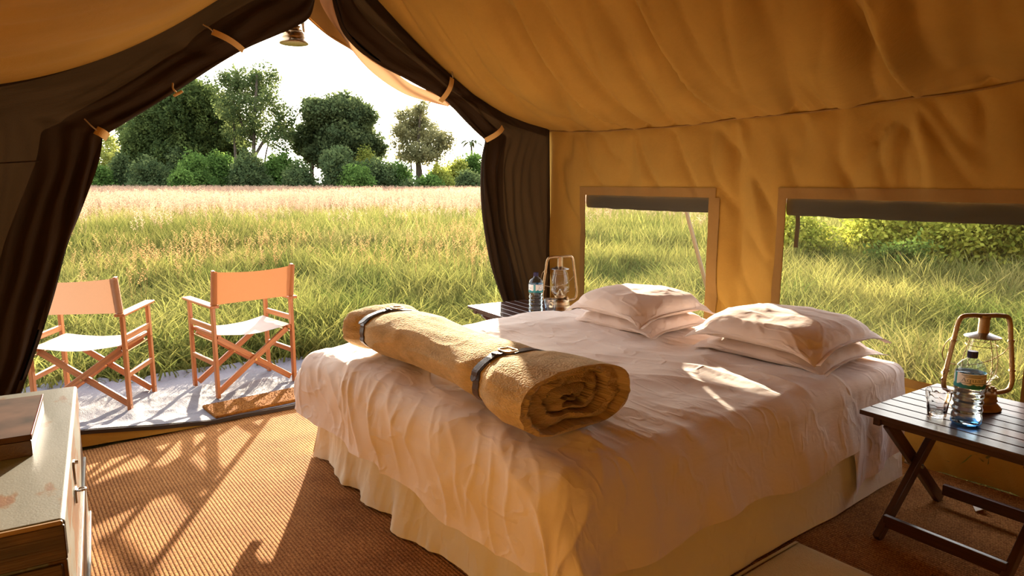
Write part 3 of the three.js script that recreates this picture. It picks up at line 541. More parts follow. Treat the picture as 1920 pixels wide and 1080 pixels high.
// ───────────────────────── hurricane lanterns ─────────────────────────
function makeLantern(label, pos, turn) {
  const t = thing('hurricane_lantern', label, 'lantern', pos, turn, undefined);
  part('fuel_tank', lathe([[0.0, 0.004], [0.075, 0.002], [0.088, 0], [0.091, 0.006], [0.082, 0.016], [0.072, 0.026], [0.0705, 0.034], [0.074, 0.038], [0.0705, 0.042], [0.070, 0.056], [0.066, 0.068], [0.052, 0.076], [0.03, 0.080], [0.0, 0.081]], 40), M.oldBrass, t);
  part('filler_cap', [cyl(0.014, 0.016, 0.014, 20).translate(0.045, 0.081, 0.025), cyl(0.008, 0.008, 0.008, 12).translate(0.045, 0.091, 0.025)], M.oldBrass, t);
  for (const s of [-1, 1]) part('side_tube', tube([V(s * 0.060, 0.060, 0), V(s * 0.095, 0.062, 0), V(s * 0.128, 0.072, 0), V(s * 0.139, 0.10, 0), V(s * 0.134, 0.16, 0), V(s * 0.113, 0.30, 0), V(s * 0.104, 0.355, 0), V(s * 0.092, 0.377, 0), V(s * 0.06, 0.383, 0), V(0, 0.382, 0)], 0.0095, 60, 10), M.oldBrass, t);
  part('chimney', [cyl(0.019, 0.021, 0.075, 24).translate(0, 0.346, 0), cyl(0.022, 0.022, 0.006, 24).translate(0, 0.372, 0)], M.oldBrass, t);
  part('hood', lathe([[0.0, 0.315], [0.022, 0.314], [0.040, 0.306], [0.064, 0.298], [0.066, 0.295], [0.060, 0.294], [0.035, 0.298], [0.0, 0.300]], 36), M.tin, t, 'bright tin hood');
  part('globe', lathe([[0.030, 0.108], [0.045, 0.118], [0.060, 0.138], [0.067, 0.165], [0.066, 0.195], [0.057, 0.235], [0.048, 0.265], [0.045, 0.290]], 40), M.pane, t);
  part('burner', [lathe([[0.0, 0.080], [0.036, 0.081], [0.040, 0.092], [0.036, 0.106], [0.022, 0.112], [0.016, 0.130], [0.008, 0.140], [0.0, 0.140]], 28), cyl(0.046, 0.046, 0.004, 28).translate(0, 0.105, 0)], M.oldBrass, t);
  part('wick', [box(0.012, 0.012, 0.003, 0.001).translate(0, 0.143, 0)], M.whitePaper, t);
  const g = [];
  for (const y of [0.135, 0.262]) g.push(tube(Array.from({ length: 16 }, (_, i) => V(Math.cos(i / 16 * TAU) * (y < 0.2 ? 0.066 : 0.056), y, Math.sin(i / 16 * TAU) * (y < 0.2 ? 0.066 : 0.056))), 0.0014, 40, 5, true));
  for (const s of [-1, 1]) { g.push(tube([V(s * 0.047, 0.292, 0), V(s * 0.058, 0.262, 0), V(s * 0.072, 0.19, 0), V(s * 0.067, 0.135, 0), V(s * 0.046, 0.106, 0)], 0.0016, 24, 5)); g.push(tube([V(0, 0.292, s * 0.047), V(0, 0.262, s * 0.058), V(0, 0.19, s * 0.072), V(0, 0.135, s * 0.067), V(0, 0.106, s * 0.046)], 0.0016, 24, 5)); }
  part('wire_guard', g, M.oldBrass, t);
  part('bail', [tube([V(-0.118, 0.29, -0.01), V(-0.132, 0.265, -0.022), V(-0.128, 0.22, -0.045), V(-0.085, 0.17, -0.082), V(0, 0.152, -0.092), V(0.085, 0.17, -0.082), V(0.128, 0.22, -0.045), V(0.132, 0.265, -0.022), V(0.118, 0.29, -0.01)], 0.002, 40, 6)], M.oldBrass, t, 'thin wire carrying bail folded back');
  part('lift_lever', [tube([V(-0.135, 0.17, 0), V(-0.146, 0.155, 0.004), V(-0.140, 0.135, 0.004), V(-0.150, 0.118, 0.002), V(-0.137, 0.108, 0)], 0.0025, 20, 6), cyl(0.008, 0.008, 0.012, 12).rotateZ(Math.PI / 2).translate(-0.144, 0.145, 0)], M.oldBrass, t);
  for (const s of [-1, 1]) for (const [x, y] of [[0.1345, 0.155], [0.1165, 0.28]]) part('tube_clip', cyl(0.0125, 0.0125, 0.008, 14).translate(s * x, y, 0), M.oldBrass, t);
  return t;
}
const lan1 = makeLantern('brass hurricane lantern behind the large water bottle on the near table', [3.165, 0.53, -0.985], -0.66);
copy(lan1, 'brass hurricane lantern on the far corner table, left of the pillows', [3.245, 0.53, -3.66], -0.25);
copy(lan1, 'brass hurricane lantern hanging in the doorway under the tent peak', [1.655, 2.31, -4.43], 0.75);

// ───────────────────────── bottles and tumblers ─────────────────────────
function labelTexture() {
  const c = document.createElement('canvas'); c.width = 1024; c.height = 256; const x = c.getContext('2d');
  x.fillStyle = '#f2f1ee'; x.fillRect(0, 0, 1024, 256);
  for (let k = 0; k < 2; k++) { const o = k * 512;
    x.fillStyle = '#4b5560'; x.fillRect(o + 60, 22, 300, 10); x.fillRect(o + 90, 48, 180, 9); x.fillRect(o + 50, 158, 320, 7);
    x.font = '84px serif'; x.fillStyle = '#6d7680'; x.fillText('Aquarita', o + 60, 134);
    x.fillStyle = '#0f7f86'; x.beginPath(); x.moveTo(o, 256); for (let i = 0; i <= 512; i += 16) x.lineTo(o + i, 205 - 26 * Math.abs(Math.sin(i * 0.021 + 0.5)) + 10 * Math.sin(i * 0.09)); x.lineTo(o + 512, 256); x.fill();
    x.fillStyle = '#14909a'; x.fillRect(o + 462, 0, 50, 256); x.fillStyle = '#bfe2e4'; x.fillRect(o + 474, 10, 8, 180);
  }
  const t = new THREE.CanvasTexture(c); t.colorSpace = THREE.SRGBColorSpace; t.wrapS = THREE.RepeatWrapping; return t;
}
const labelMat = mat([1, 1, 1], { map: labelTexture(), roughness: 0.45 });
function makeBottle(label, pos, turn) {
  const t = thing('water_bottle', label, 'bottle', pos, turn, undefined);
  const prof = [[0.0, 0.008], [0.030, 0.003], [0.043, 0.0], [0.050, 0.010], [0.0515, 0.030]];
  for (let i = 0; i < 4; i++) { const y = 0.040 + i * 0.027; prof.push([0.0515, y], [0.0475, y + 0.008], [0.0475, y + 0.013], [0.0515, y + 0.021]); }
  prof.push([0.051, 0.150], [0.050, 0.152], [0.050, 0.205], [0.051, 0.208], [0.0505, 0.218], [0.045, 0.234], [0.033, 0.248], [0.020, 0.256], [0.0145, 0.262], [0.0145, 0.282]);
  part('bottle_body', lathe(prof, 40), M.plastic, t);
  part('water', lathe([[0, 0.011], [0.040, 0.005], [0.047, 0.012], ...prof.slice(4, 21).map(([r, y]) => [r - 0.002, y]), [0.0475, 0.16], [0.0475, 0.204], [0.0, 0.204]], 40), M.water, t);
  part('bottle_foot', lathe([[0.0, 0.0075], [0.030, 0.0025], [0.0435, -0.0005], [0.0512, 0.010], [0.0518, 0.014]], 40), M.bluePlastic, t, 'blue tinted bottle foot');
  part('paper_label', new THREE.CylinderGeometry(0.0512, 0.0512, 0.056, 48, 1, true).translate(0, 0.179, 0), labelMat, t);
  const ridges = [cyl(0.0165, 0.0165, 0.022, 32).translate(0, 0.276, 0), cyl(0.0172, 0.0172, 0.005, 32).translate(0, 0.2645, 0)];
  for (let i = 0; i < 24; i++) ridges.push(box(0.0018, 0.019, 0.0018, 0.0004).translate(0.0166 * Math.cos(i / 24 * TAU), 0.276, 0.0166 * Math.sin(i / 24 * TAU)));
  part('screw_cap', ridges, M.cap, t, 'dark blue screw cap');
  return t;
}
const bot1 = makeBottle('large clear water bottle with a dark blue cap on the near table', [2.905, 0.53, -0.93], 0.95);
copy(bot1, 'clear water bottle on the far corner table, against the dark flap', [3.02, 0.53, -3.66], 2.4);
function makeTumbler(label, pos, turn) {
  const t = thing('drinking_glass', label, 'glass', pos, turn, undefined);
  const fl = (a, y) => 1 - 0.035 * smooth(0.095, 0.06, y) * Math.pow(Math.abs(Math.cos(a * 5)), 3);
  const prof = [[0.0, 0.0], [0.030, 0.0], [0.033, 0.003], [0.036, 0.03], [0.040, 0.065], [0.0435, 0.072], [0.0455, 0.105], [0.0445, 0.107], [0.0425, 0.105], [0.0405, 0.075], [0.037, 0.065], [0.031, 0.016], [0.0, 0.014]];
  const g = surf(60, prof.length - 1, (u, v) => { const i = Math.round(v * (prof.length - 1)), [r, y] = prof[i], a = u * TAU, k = i < 7 ? fl(a, y) : 1; return V(r * k * Math.cos(a), y, r * k * Math.sin(a)); }, { flip: true });
  part('tumbler', g, M.glass, t);
  return t;
}
const glass1 = makeTumbler('faceted clear drinking glass left of the bottle on the near table', [2.915, 0.53, -1.035], 0.2);
copy(glass1, 'small clear drinking glass between bottle and lantern on the far table', [3.075, 0.53, -3.565], 0);

// ───────────────────────── director's chairs ─────────────────────────
function makeChair(label, pos, turn) {                          // faces -z; origin on the ground under the seat
  const t = thing('folding_chair', label, 'chair', pos, turn, undefined);
  const w = 0.275, fz = -0.20, bz = 0.20, lw = 0.038, lt = 0.022, X = V(1, 0, 0), Z = V(0, 0, 1);
  for (const s of [-1, 1]) {
    part('leg', [bar(V(s * w, 0, fz), V(s * w, 0.615, fz), lt, lw, X)], M.chairWood, t);
    part('leg', [bar(V(s * w, 0, bz), V(s * w, 0.64, bz), lt, lw, X)], M.chairWood, t);
    part('back_post', [bar(V(s * w, 0.60, bz), V(s * (w - 0.002), 0.865, bz + 0.045), lt * 0.9, lw * 0.8, X)], M.chairWood, t);
    part('armrest', [bar(V(s * w, 0.625, bz + 0.045), V(s * w, 0.630, fz - 0.05), 0.062, 0.020, X, 0.007)], M.chairWood, t);
    part('side_rail', [bar(V(s * w, 0.475, bz), V(s * w, 0.475, fz), lt * 0.85, 0.038, X)], M.chairWood, t);
    part('side_rail', [bar(V(s * w, 0.235, bz), V(s * w, 0.235, fz), lt * 0.85, 0.034, X)], M.chairWood, t);
    part('seat_rail', [bar(V(s * (w - 0.028), 0.415, bz + 0.015), V(s * (w - 0.028), 0.415, fz - 0.015), 0.024, 0.026, X)], M.chairWood, t);
    part('guide_rod', [tube([V(s * (w - 0.014), 0.375, bz), V(s * (w - 0.014), 0.375, fz)], 0.005, 4, 8)], M.brass, t);
  }
  for (const z of [fz + 0.026, bz - 0.026]) for (const s of [-1, 1]) part('cross_bar', [bar(V(-s * (w - 0.012), 0.035, z + s * 0.010), V(s * (w - 0.032), 0.40, z + s * 0.010), 0.018, 0.040, Z)], M.chairWood, t);
  for (const z of [fz + 0.026, bz - 0.026]) part('pivot_bolt', [cyl(0.008, 0.008, 0.05, 12).rotateX(Math.PI / 2).translate(0, 0.215, z)], M.brass, t);
  for (const s of [-1, 1]) for (const z of [fz, bz]) for (const y of [0.40, 0.045]) part('rivet', cyl(0.006, 0.006, 0.026, 10).rotateZ(Math.PI / 2).translate(s * w, y, z), M.brass, t);
  part('seat', surf(24, 20, (u, v) => V(lerp(-w + 0.02, w - 0.02, u), 0.432 - 0.028 * Math.sin(u * Math.PI) + 0.003 * N(u * 5, v * 5), lerp(fz - 0.012, bz + 0.012, v)), { su: 0.5, sv: 0.44 }), M.seatSling, t);
  const bk = part('backrest', surf(36, 14, (u, v) => { const y = lerp(0.635, 0.858, v), x = lerp(-w - 0.013, w + 0.013, u), k = Math.sin(u * Math.PI); return V(x, y - 0.022 * k * (v - 0.3), bz + 0.018 + 0.045 * (y - 0.62) / 0.24 + 0.030 * k); }, { su: 0.56, sv: 0.22 }), M.sling, t);
  for (const s of [-1, 1]) part('sleeve', surf(16, 12, (u, v) => { const a = u * TAU, y = lerp(0.637, 0.856, v); return V(s * (w - 0.006) + 0.020 * Math.cos(a), y, bz + 0.012 + 0.04 * (y - 0.62) / 0.24 + 0.022 * Math.sin(a)); }, { su: 0.12, sv: 0.22 }), M.sling, bk);
  return t;
}
const ch1 = makeChair('canvas folding chair on the right, beside the doormat', [1.368, 0.012, -4.93], 0.135);
const ch2 = copy(ch1, 'canvas folding chair on the left, its back coloured paler as if sunlit, partly behind the dark flap', [0.47, 0.012, -5.06], -0.52);
ch2.traverse((o) => { if (o.material === M.sling) o.material = M.sunlitSling; });  // left chair's back gets the sling colour with sunlight painted in

// ───────────────────────── ground sheet, doormat, rug ─────────────────────────
const gsY = (x, z) => Math.max(0.004, 0.012 + 0.016 * fbm(x * 2.4, z * 2.4, 2, 3) + 0.024 * (ridge(x * 2.0 + z * 1.2, z * 1.6 - x * 0.4, 3) - 0.2) + 0.008 * ridge(x * 5 - z * 2, z * 4 + x, 8) * smooth(-5.45, -5.0, z + 0) );
const gsFar = (x) => -5.50 - 0.22 * smooth(0.95, 0.2, x) - 0.05 * Math.sin(x * 2.3) - 0.05 * smooth(2, 2.6, x) + 0.03 * N(x * 3, 4);
const gs = thing('ground_sheet', 'creased grey canvas ground sheet spread outside the doorway', 'ground sheet');
part('sheet', surf(150, 90, (u, v) => { const x = lerp(-0.55, 3.3, u), z0 = sillZ(x) - 0.015, z = lerp(gsFar(x), z0, v), rise = smooth(z0 - 0.30, z0 - 0.02, z); return V(x, lerp(gsY(x, z), sillTop(x) + 0.008, rise), z); }, { su: 3.8, sv: 1.3, flip: true }), M.groundSheet, gs);
part('hem', [ribbon(Array.from({ length: 90 }, (_, i) => { const x = lerp(-0.5, 3.25, i / 89); return V(x, sillTop(x) - 0.002 + 0.004 * N(x * 6, 2), sillZ(x) + 0.004 + 0.004); }), V(0, 1, 0.25).normalize(), 0.026, 0.006)], M.hem, gs, 'dark brown bound hem along the sill');
const dm = thing('doormat', 'brown coir doormat lying just outside the sill', 'doormat', [1.335, 0.022, -4.405], 0.05);
part('mat', [box(0.70, 0.022, 0.27, 0.008, 0).translate(0, 0.006, 0)], M.coir, dm);
{ const rd = rng(5), g = []; for (let i = 0; i < 900; i++) { const x = lerp(-0.345, 0.345, rd()), z = lerp(-0.13, 0.13, rd()), a = rd() * TAU; g.push(bar(V(x, 0.015, z), V(x + 0.007 * Math.cos(a), 0.0185 + 0.002 * rd(), z + 0.007 * Math.sin(a)), 0.0022, 0.0022, V(Math.sin(a), 0, -Math.cos(a)), 0.0004)); }
  const p = part('bristles', g.map((k) => k), M.coir, dm); p.userData.kind = 'stuff'; }
const rug = thing('bath_mat', 'cream cotton mat on the floor beside the bed', 'mat', [2.165, 0.006, -0.89], 0.0);
part('mat', surf(40, 40, (u, v) => { const a = lerp(-0.36, 0.36, u), b = lerp(-0.44, 0.44, v), e = smooth(0, 0.04, u) * smooth(1, 0.96, u) * smooth(0, 0.03, v) * smooth(1, 0.97, v); return V(a * 0.88, 0.012 * e + 0.003 * fbm(a * 5, b * 5, 3) * e, b); }, { su: 0.7, sv: 0.9, flip: true }), M.rug, rug);
part('fringe', [ribbon([V(-0.31, 0.004, -0.445), V(0, 0.006, -0.447), V(0.31, 0.004, -0.445)], V(0, 0.2, 1).normalize(), 0.014, 0.004)], M.rug, rug);
const slip = thing('paper_tag', 'small cream card lying on the floor under the near table', 'card', [3.40, 0.0, -1.0], 0.5);
part('card', [box(0.075, 0.003, 0.045, 0.001).rotateX(-0.5).translate(0, 0.014, 0)], M.whitePaper, slip);

// ───────────────────────── trunk and box ─────────────────────────
const trunk = thing('storage_chest', 'large worn grey-green painted wooden chest by the left tent wall', 'chest', [-0.100, 0, -2.62], -0.112);
{
  const Wd = 0.52, Ln = 1.31, H = 0.62, lid = 0.105;             // width along x, length along z
  part('body', [box(Wd - 0.008, H - lid - 0.004, Ln - 0.008, 0.008, 2).translate(0, (H - lid) / 2, 0)], M.paint, trunk);
  part('lid', [box(Wd, lid, Ln, 0.012, 2).translate(0, H - lid / 2, 0)], M.paint, trunk, 'painted lid worn to bare wood');
  for (const s of [1, -1]) { part('end_panel', [box(Wd - 0.03, H - lid - 0.02, 0.012, 0.004, 0).translate(0, (H - lid) / 2, s * (Ln / 2 + 0.003))], M.wornWood, trunk); part('lid_end', [box(Wd - 0.004, lid - 0.014, 0.012, 0.004, 0).translate(0, H - lid / 2 - 0.006, s * (Ln / 2 + 0.003))], M.wornWood, trunk); }
  part('worn_edge', [box(Wd - 0.01, 0.012, 0.014, 0.005, 0).translate(0, H - 0.008, Ln / 2 + 0.0005)], M.edgeWood, trunk);
  for (const y of [0.06, 0.30]) part('moulding', [box(0.012, 0.03, Ln - 0.02, 0.004, 2).translate(Wd / 2, y, 0)], M.paint, trunk);
  const l = part('latch', [box(0.006, 0.075, 0.028, 0.002).translate(Wd / 2 + 0.003, H - lid + 0.03, 0.14), box(0.006, 0.045, 0.034, 0.002).translate(Wd / 2 + 0.001, H - lid - 0.045, 0.14)], M.steel, trunk, 'steel hasp on the front');
  part('ring', [new THREE.TorusGeometry(0.012, 0.0032, 8, 20).rotateX(Math.PI / 2).translate(Wd / 2 + 0.016, H - lid - 0.03, 0.14), cyl(0.006, 0.006, 0.014, 10).rotateZ(Math.PI / 2).translate(Wd / 2 + 0.008, H - lid + 0.062, 0.14)], M.tin, l);
}
const wbox = thing('wooden_box', 'shallow dark polished wooden box on top of the painted chest', 'box', [-0.135, 0.62, -2.72], -0.122);
{
  const Wd = 0.42, Ln = 0.46, H = 0.068;
  part('body', [box(Wd, H * 0.72, Ln, 0.003, 2).translate(0, H * 0.36, 0)], M.boxWood, wbox);
  part('lid', [box(Wd + 0.004, H * 0.27, Ln + 0.004, 0.004, 2).translate(0, H * 0.865, 0)], M.boxLid, wbox);
  part('edge_band', [box(0.003, 0.004, Ln + 0.002, 0.001, 2).translate(Wd / 2 + 0.001, H - 0.001, 0)], M.boxEdge, wbox, 'thin dark red edge line');
}

// ───────────────────────── outside: ground, grass ─────────────────────────
const ground = new THREE.Mesh(surf(80, 80, (u, v) => { const x = lerp(-70, 130, u), z = lerp(-150, 40, v), d = Math.hypot(x - 1.7, z + 2); return V(x, -0.03 + 0.10 * fbm(x * 0.08, z * 0.08, 3) * smooth(9, 25, d), z); }, { su: 200, sv: 190, flip: true }), M.soil);
ground.name = 'ground'; ground.userData.kind = 'structure'; scene.add(ground);
const groundY = (x, z) => -0.03 + 0.10 * fbm(x * 0.08, z * 0.08, 3) * smooth(9, 25, Math.hypot(x - 1.7, z + 2));

function bladeGeo(n, h, spread, wid, seed) {
  const rd = rng(seed), P = [], I = [], Nn = [];
  for (let b = 0; b < n; b++) {
    const a = rd() * TAU, r = spread * Math.sqrt(rd()), bx = r * Math.cos(a), bz = r * Math.sin(a), la = rd() * TAU, hh = h * (0.55 + 0.55 * rd()), ln = hh * (0.12 + 0.45 * rd()), w = wid * (0.7 + 0.6 * rd()), fa = rd() * TAU;
    const fx = Math.cos(fa), fz = Math.sin(fa), o = P.length / 3;
    for (let k = 0; k < 3; k++) { const t = k / 3, y = hh * t * (1 - 0.12 * t), d = ln * t * t, ww = w * (1 - 0.75 * t * t); P.push(bx + Math.cos(la) * d - fx * ww, y, bz + Math.sin(la) * d - fz * ww, bx + Math.cos(la) * d + fx * ww, y, bz + Math.sin(la) * d + fz * ww); }
    P.push(bx + Math.cos(la) * ln, hh * 0.86, bz + Math.sin(la) * ln);
    I.push(o, o + 1, o + 2, o + 1, o + 3, o + 2, o + 2, o + 3, o + 4, o + 3, o + 5, o + 4, o + 4, o + 5, o + 6);
  }
  const g = new THREE.BufferGeometry(); g.setAttribute('position', new THREE.Float32BufferAttribute(P, 3)); g.setIndex(I); g.computeVertexNormals(); return g;
}
function seedGeo(n, h, spread, seed, sc = 1) {
  const rd = rng(seed), P = [], I = [];
  const tri = (a, b, c) => { const o = P.length / 3; P.push(...a, ...b, ...c); I.push(o, o + 1, o + 2); };
  for (let b = 0; b < n; b++) {
    const a = rd() * TAU, r = spread * Math.sqrt(rd()), bx = r * Math.cos(a), bz = r * Math.sin(a), la = rd() * TAU, hh = h * (0.75 + 0.35 * rd()), ln = 0.22 * hh * rd(), cx = Math.cos(la), cz = Math.sin(la);
    const tip = [bx + cx * ln, hh, bz + cz * ln], w = 0.003 * sc;
    tri([bx - w, 0, bz], [bx + w, 0, bz], tip); tri([bx, 0, bz - w], [bx, 0, bz + w], tip);
    for (let k = 0; k < 9; k++) { const y = hh * (0.78 + 0.24 * k / 9), t = y / hh, q = rd() * TAU, L = 0.045 * sc * (0.6 + 0.8 * rd()), x = bx + cx * ln * t * t, z = bz + cz * ln * t * t, ww = 0.010 * sc; const ex = x + Math.cos(q) * L * 0.8, ez = z + Math.sin(q) * L * 0.8, ey = y + L * 0.5; tri([x, y, z], [(x + ex) / 2 - Math.sin(q) * ww, (y + ey) / 2, (z + ez) / 2 + Math.cos(q) * ww], [ex, ey, ez]); tri([x, y, z], [(x + ex) / 2, (y + ey) / 2 + ww, (z + ez) / 2], [ex, ey, ez]); }
  }
  const g = new THREE.BufferGeometry(); g.setAttribute('position', new THREE.Float32BufferAttribute(P, 3)); g.setIndex(I); g.computeVertexNormals(); return g;
}
const inTent = (x, z) => (x > -0.6 && x < 3.86 && z > -4.35 && z < 1.2) || (x > -0.6 && x < 3.3 && z > gsFar(x) + 0.03 && z < -4.2);
function scatter(name, geo, material, list, parent) {           // list: [x, z, scale xz, scale y, colour]
  const m = new THREE.InstancedMesh(geo, material, list.length), o = new THREE.Object3D(), rd = rng(list.length + 3);
  list.forEach(([x, z, s, sy, c], i) => { o.position.set(x, groundY(x, z) - 0.01, z); o.rotation.set(0, rd() * TAU, 0); o.scale.set(s, sy, s); o.updateMatrix(); m.setMatrixAt(i, o.matrix); m.setColorAt(i, c); });
  m.name = name; m.userData.kind = 'stuff'; parent.add(m); return m;
}
const grass = new THREE.Group(); grass.name = 'grass'; scene.add(grass);
tag(grass, 'tall meadow grass, green near the tent and straw pink farther off', 'grass', null, 'stuff');
{
  const rd = rng(77), kinds = [bladeGeo(22, 0.5, 0.13, 0.0055, 1), bladeGeo(18, 0.55, 0.15, 0.0065, 2), bladeGeo(26, 0.42, 0.16, 0.0045, 3)], far = [bladeGeo(20, 0.8, 0.34, 0.009, 4), bladeGeo(18, 0.85, 0.40, 0.011, 5)], seeds = [seedGeo(7, 0.85, 0.22, 6), seedGeo(6, 0.95, 0.25, 7)], farSeeds = [seedGeo(9, 0.9, 0.5, 8, 2.0)];
  const lists = Array.from({ length: 8 }, () => []);
  const col = (x, z, r) => {
    const p = fbm(x * 0.35, z * 0.35, 4, 3), q = fbm(x * 0.9, z * 0.9, 8, 2), side = smooth(38, 46, Math.atan2(x, -z) / D2R), dry = clamp(smooth(14, 44, r) * lerp(0.85, 0.35, side) + p * 0.35 + (rd() - 0.5) * 0.35);
    const g = mixc([0.085, 0.120, 0.026], [0.34, 0.32, 0.085], clamp(0.5 + q * 0.7 + (rd() - 0.5) * 0.6));
    const c = mixc(g, [0.46, 0.34, 0.17], dry * 0.85), darkPatch = Math.exp(-(((x - 2.6) / 2.6) ** 2) - (((z + 13) / 4.2) ** 2)), k = (0.7 + 0.6 * rd()) * (1 - 0.42 * darkPatch); return lin(c[0] * k, c[1] * k, c[2] * k);  // one oval patch of grass is darker than the rest
  };
  const put = (n, r0, r1, a0, a1, fn) => { for (let i = 0; i < n; i++) { const r = Math.sqrt(lerp(r0 * r0, r1 * r1, rd())), a = lerp(a0, a1, rd()) * D2R, x = r * Math.sin(a), z = -r * Math.cos(a); if (!inTent(x, z)) fn(x, z, r); } };
  put(16000, 3.8, 12, -8, 100, (x, z, r) => { const p = N(x * 0.8, z * 0.8, 2), e = smooth(0, 1.2, Math.max(gsFar(clamp(x, -0.5, 3.2)) - z, x - 3.9)); lists[Math.floor(rd() * 3)].push([x, z, 0.9 + 0.5 * rd(), (0.50 + 0.30 * e + 0.45 * p + 0.30 * smooth(6, 12, r)) * (0.7 + 0.6 * rd()), col(x, z, r)]); });
  put(29000, 12, 28, -6, 92, (x, z, r) => lists[3 + Math.floor(rd() * 2)].push([x, z, 0.8 + 0.5 * rd(), 0.75 + 0.35 * rd() + 0.1 * N(x * 0.5, z * 0.5), col(x, z, r)]));
  put(36000, 28, 66, -4, 80, (x, z, r) => lists[3 + Math.floor(rd() * 2)].push([x, z, 1.4 + 0.8 * rd(), 0.75 + 0.35 * rd(), col(x, z, r)]));
  const scol = () => { const c = mixc([0.50, 0.31, 0.22], [0.58, 0.43, 0.28], rd()), k = 0.8 + 0.35 * rd(); return lin(c[0] * k, c[1] * k, c[2] * k); };
  put(420, 8, 15, -6, 42, (x, z) => { if (N(x * 0.5, z * 0.5, 5) + rd() > 0.6) lists[5 + Math.floor(rd() * 2)].push([x, z, 0.8, 0.6 + 0.3 * rd(), lin(0.42 + 0.1 * rd(), 0.30, 0.13)]); });
  put(16000, 14, 30, -6, 62, (x, z, r) => { if (rd() < 0.012 + 0.8 * Math.pow(smooth(12, 38, r), 1.4) * (Math.atan2(x, -z) > 0.75 ? 0.4 : 1)) lists[5 + Math.floor(rd() * 2)].push([x, z, 1.1, 0.95 + 0.3 * rd(), scol()]); });
  put(22000, 24, 66, -4, 62, (x, z, r) => rd() < 0.15 + 0.85 * smooth(24, 40, r) && lists[7].push([x, z, 1.0 + 0.3 * rd(), 0.9 + 0.3 * rd(), scol()]));
  kinds.forEach((g, i) => scatter('blades', g, M.grass, lists[i], grass));
  far.forEach((g, i) => scatter('blades', g, M.grass, lists[3 + i], grass));
  seeds.forEach((g, i) => scatter('seed_heads', g, M.seed, lists[5 + i], grass));
  scatter('seed_heads', farSeeds[0], M.seed, lists[7], grass);
}

// ───────────────────────── trees and shrubs ─────────────────────────
function leafClump(n, rad, size, seed) {
  const rd = rng(seed), P = [], I = [], c = V(), a = V(), b = V(), d = V();
  for (let i = 0; i < n; i++) {
    c.set(rd() * 2 - 1, rd() * 2 - 1, rd() * 2 - 1).multiplyScalar(rad); d.set(rd() * 2 - 1, rd() * 1.6 - 1, rd() * 2 - 1).normalize(); a.set(rd() * 2 - 1, rd() * 2 - 1, rd() * 2 - 1).cross(d).normalize(); b.copy(a).cross(d);
    const s = size * (0.6 + 0.7 * rd()), o = P.length / 3;
    P.push(...c.toArray(), ...c.clone().addScaledVector(d, s * 0.5).addScaledVector(a, s * 0.32).addScaledVector(b, s * 0.08).toArray(), ...c.clone().addScaledVector(d, s).toArray(), ...c.clone().addScaledVector(d, s * 0.5).addScaledVector(a, -s * 0.32).addScaledVector(b, s * 0.08).toArray());
    I.push(o, o + 1, o + 2, o, o + 2, o + 3);
  }
  const g = new THREE.BufferGeometry(); g.setAttribute('position', new THREE.Float32BufferAttribute(P, 3)); g.setIndex(I); g.computeVertexNormals(); return g;
}
const clumps = [leafClump(22, 0.36, 0.27, 11), leafClump(18, 0.30, 0.22, 12)], fineClump = leafClump(24, 0.16, 0.062, 13);
function foliage(blobs, per, c0, c1, seed, parent, geo, sc = 1) {
  const rd = rng(seed), L = [];
  for (const [x, y, z, rx, ry, rz = rx] of blobs) {
    const n = Math.round(per * (rx * ry + ry * rz + rx * rz) / 3);
    for (let i = 0; i < n; i++) {
      const u = rd() * 2 - 1, a = rd() * TAU, q = Math.sqrt(1 - u * u), lump = 1 + 0.5 * N(q * Math.cos(a) * 2.2 + x, u * 2.2 + y, q * Math.sin(a) * 2.2 + z), r = Math.pow(rd(), 0.30) * lump;
      L.push([x + rx * r * q * Math.cos(a), Math.max(0.1, y + ry * r * u), z + rz * r * q * Math.sin(a)]);
    }
  }
  const m = new THREE.InstancedMesh(geo, M.leaf, L.length), o = new THREE.Object3D();
  L.forEach(([x, y, z], i) => { o.position.set(x, y, z); o.rotation.set(rd() * 3, rd() * TAU, rd() * 3); o.scale.setScalar(sc * (0.7 + 0.6 * rd())); o.updateMatrix(); m.setMatrixAt(i, o.matrix); const c = mixc(c0, c1, Math.pow(rd(), 1.5)), k = 0.75 + 0.5 * rd(); m.setColorAt(i, lin(c[0] * k, c[1] * k, c[2] * k)); });
  m.name = 'foliage'; m.userData.kind = 'stuff'; parent.add(m); return m;
}
function limb(r, pts, taper = 0.45) {
  const c = new THREE.CatmullRomCurve3(pts, false, 'centripetal'), n = 14, k = 8;
  return surf(k, n, (u, v) => { const p = c.getPointAt(v), t = c.getTangentAt(v), a = V(1, 0, 0).cross(t).normalize(), b = t.clone().cross(a), w = r * lerp(1.12, taper, v) * (1 + 0.15 * N(v * 6, u * 3)), q = u * TAU; return p.addScaledVector(a, Math.cos(q) * w).addScaledVector(b, Math.sin(q) * w); }, { su: r * 6, sv: c.getLength() * 0.5 });
}
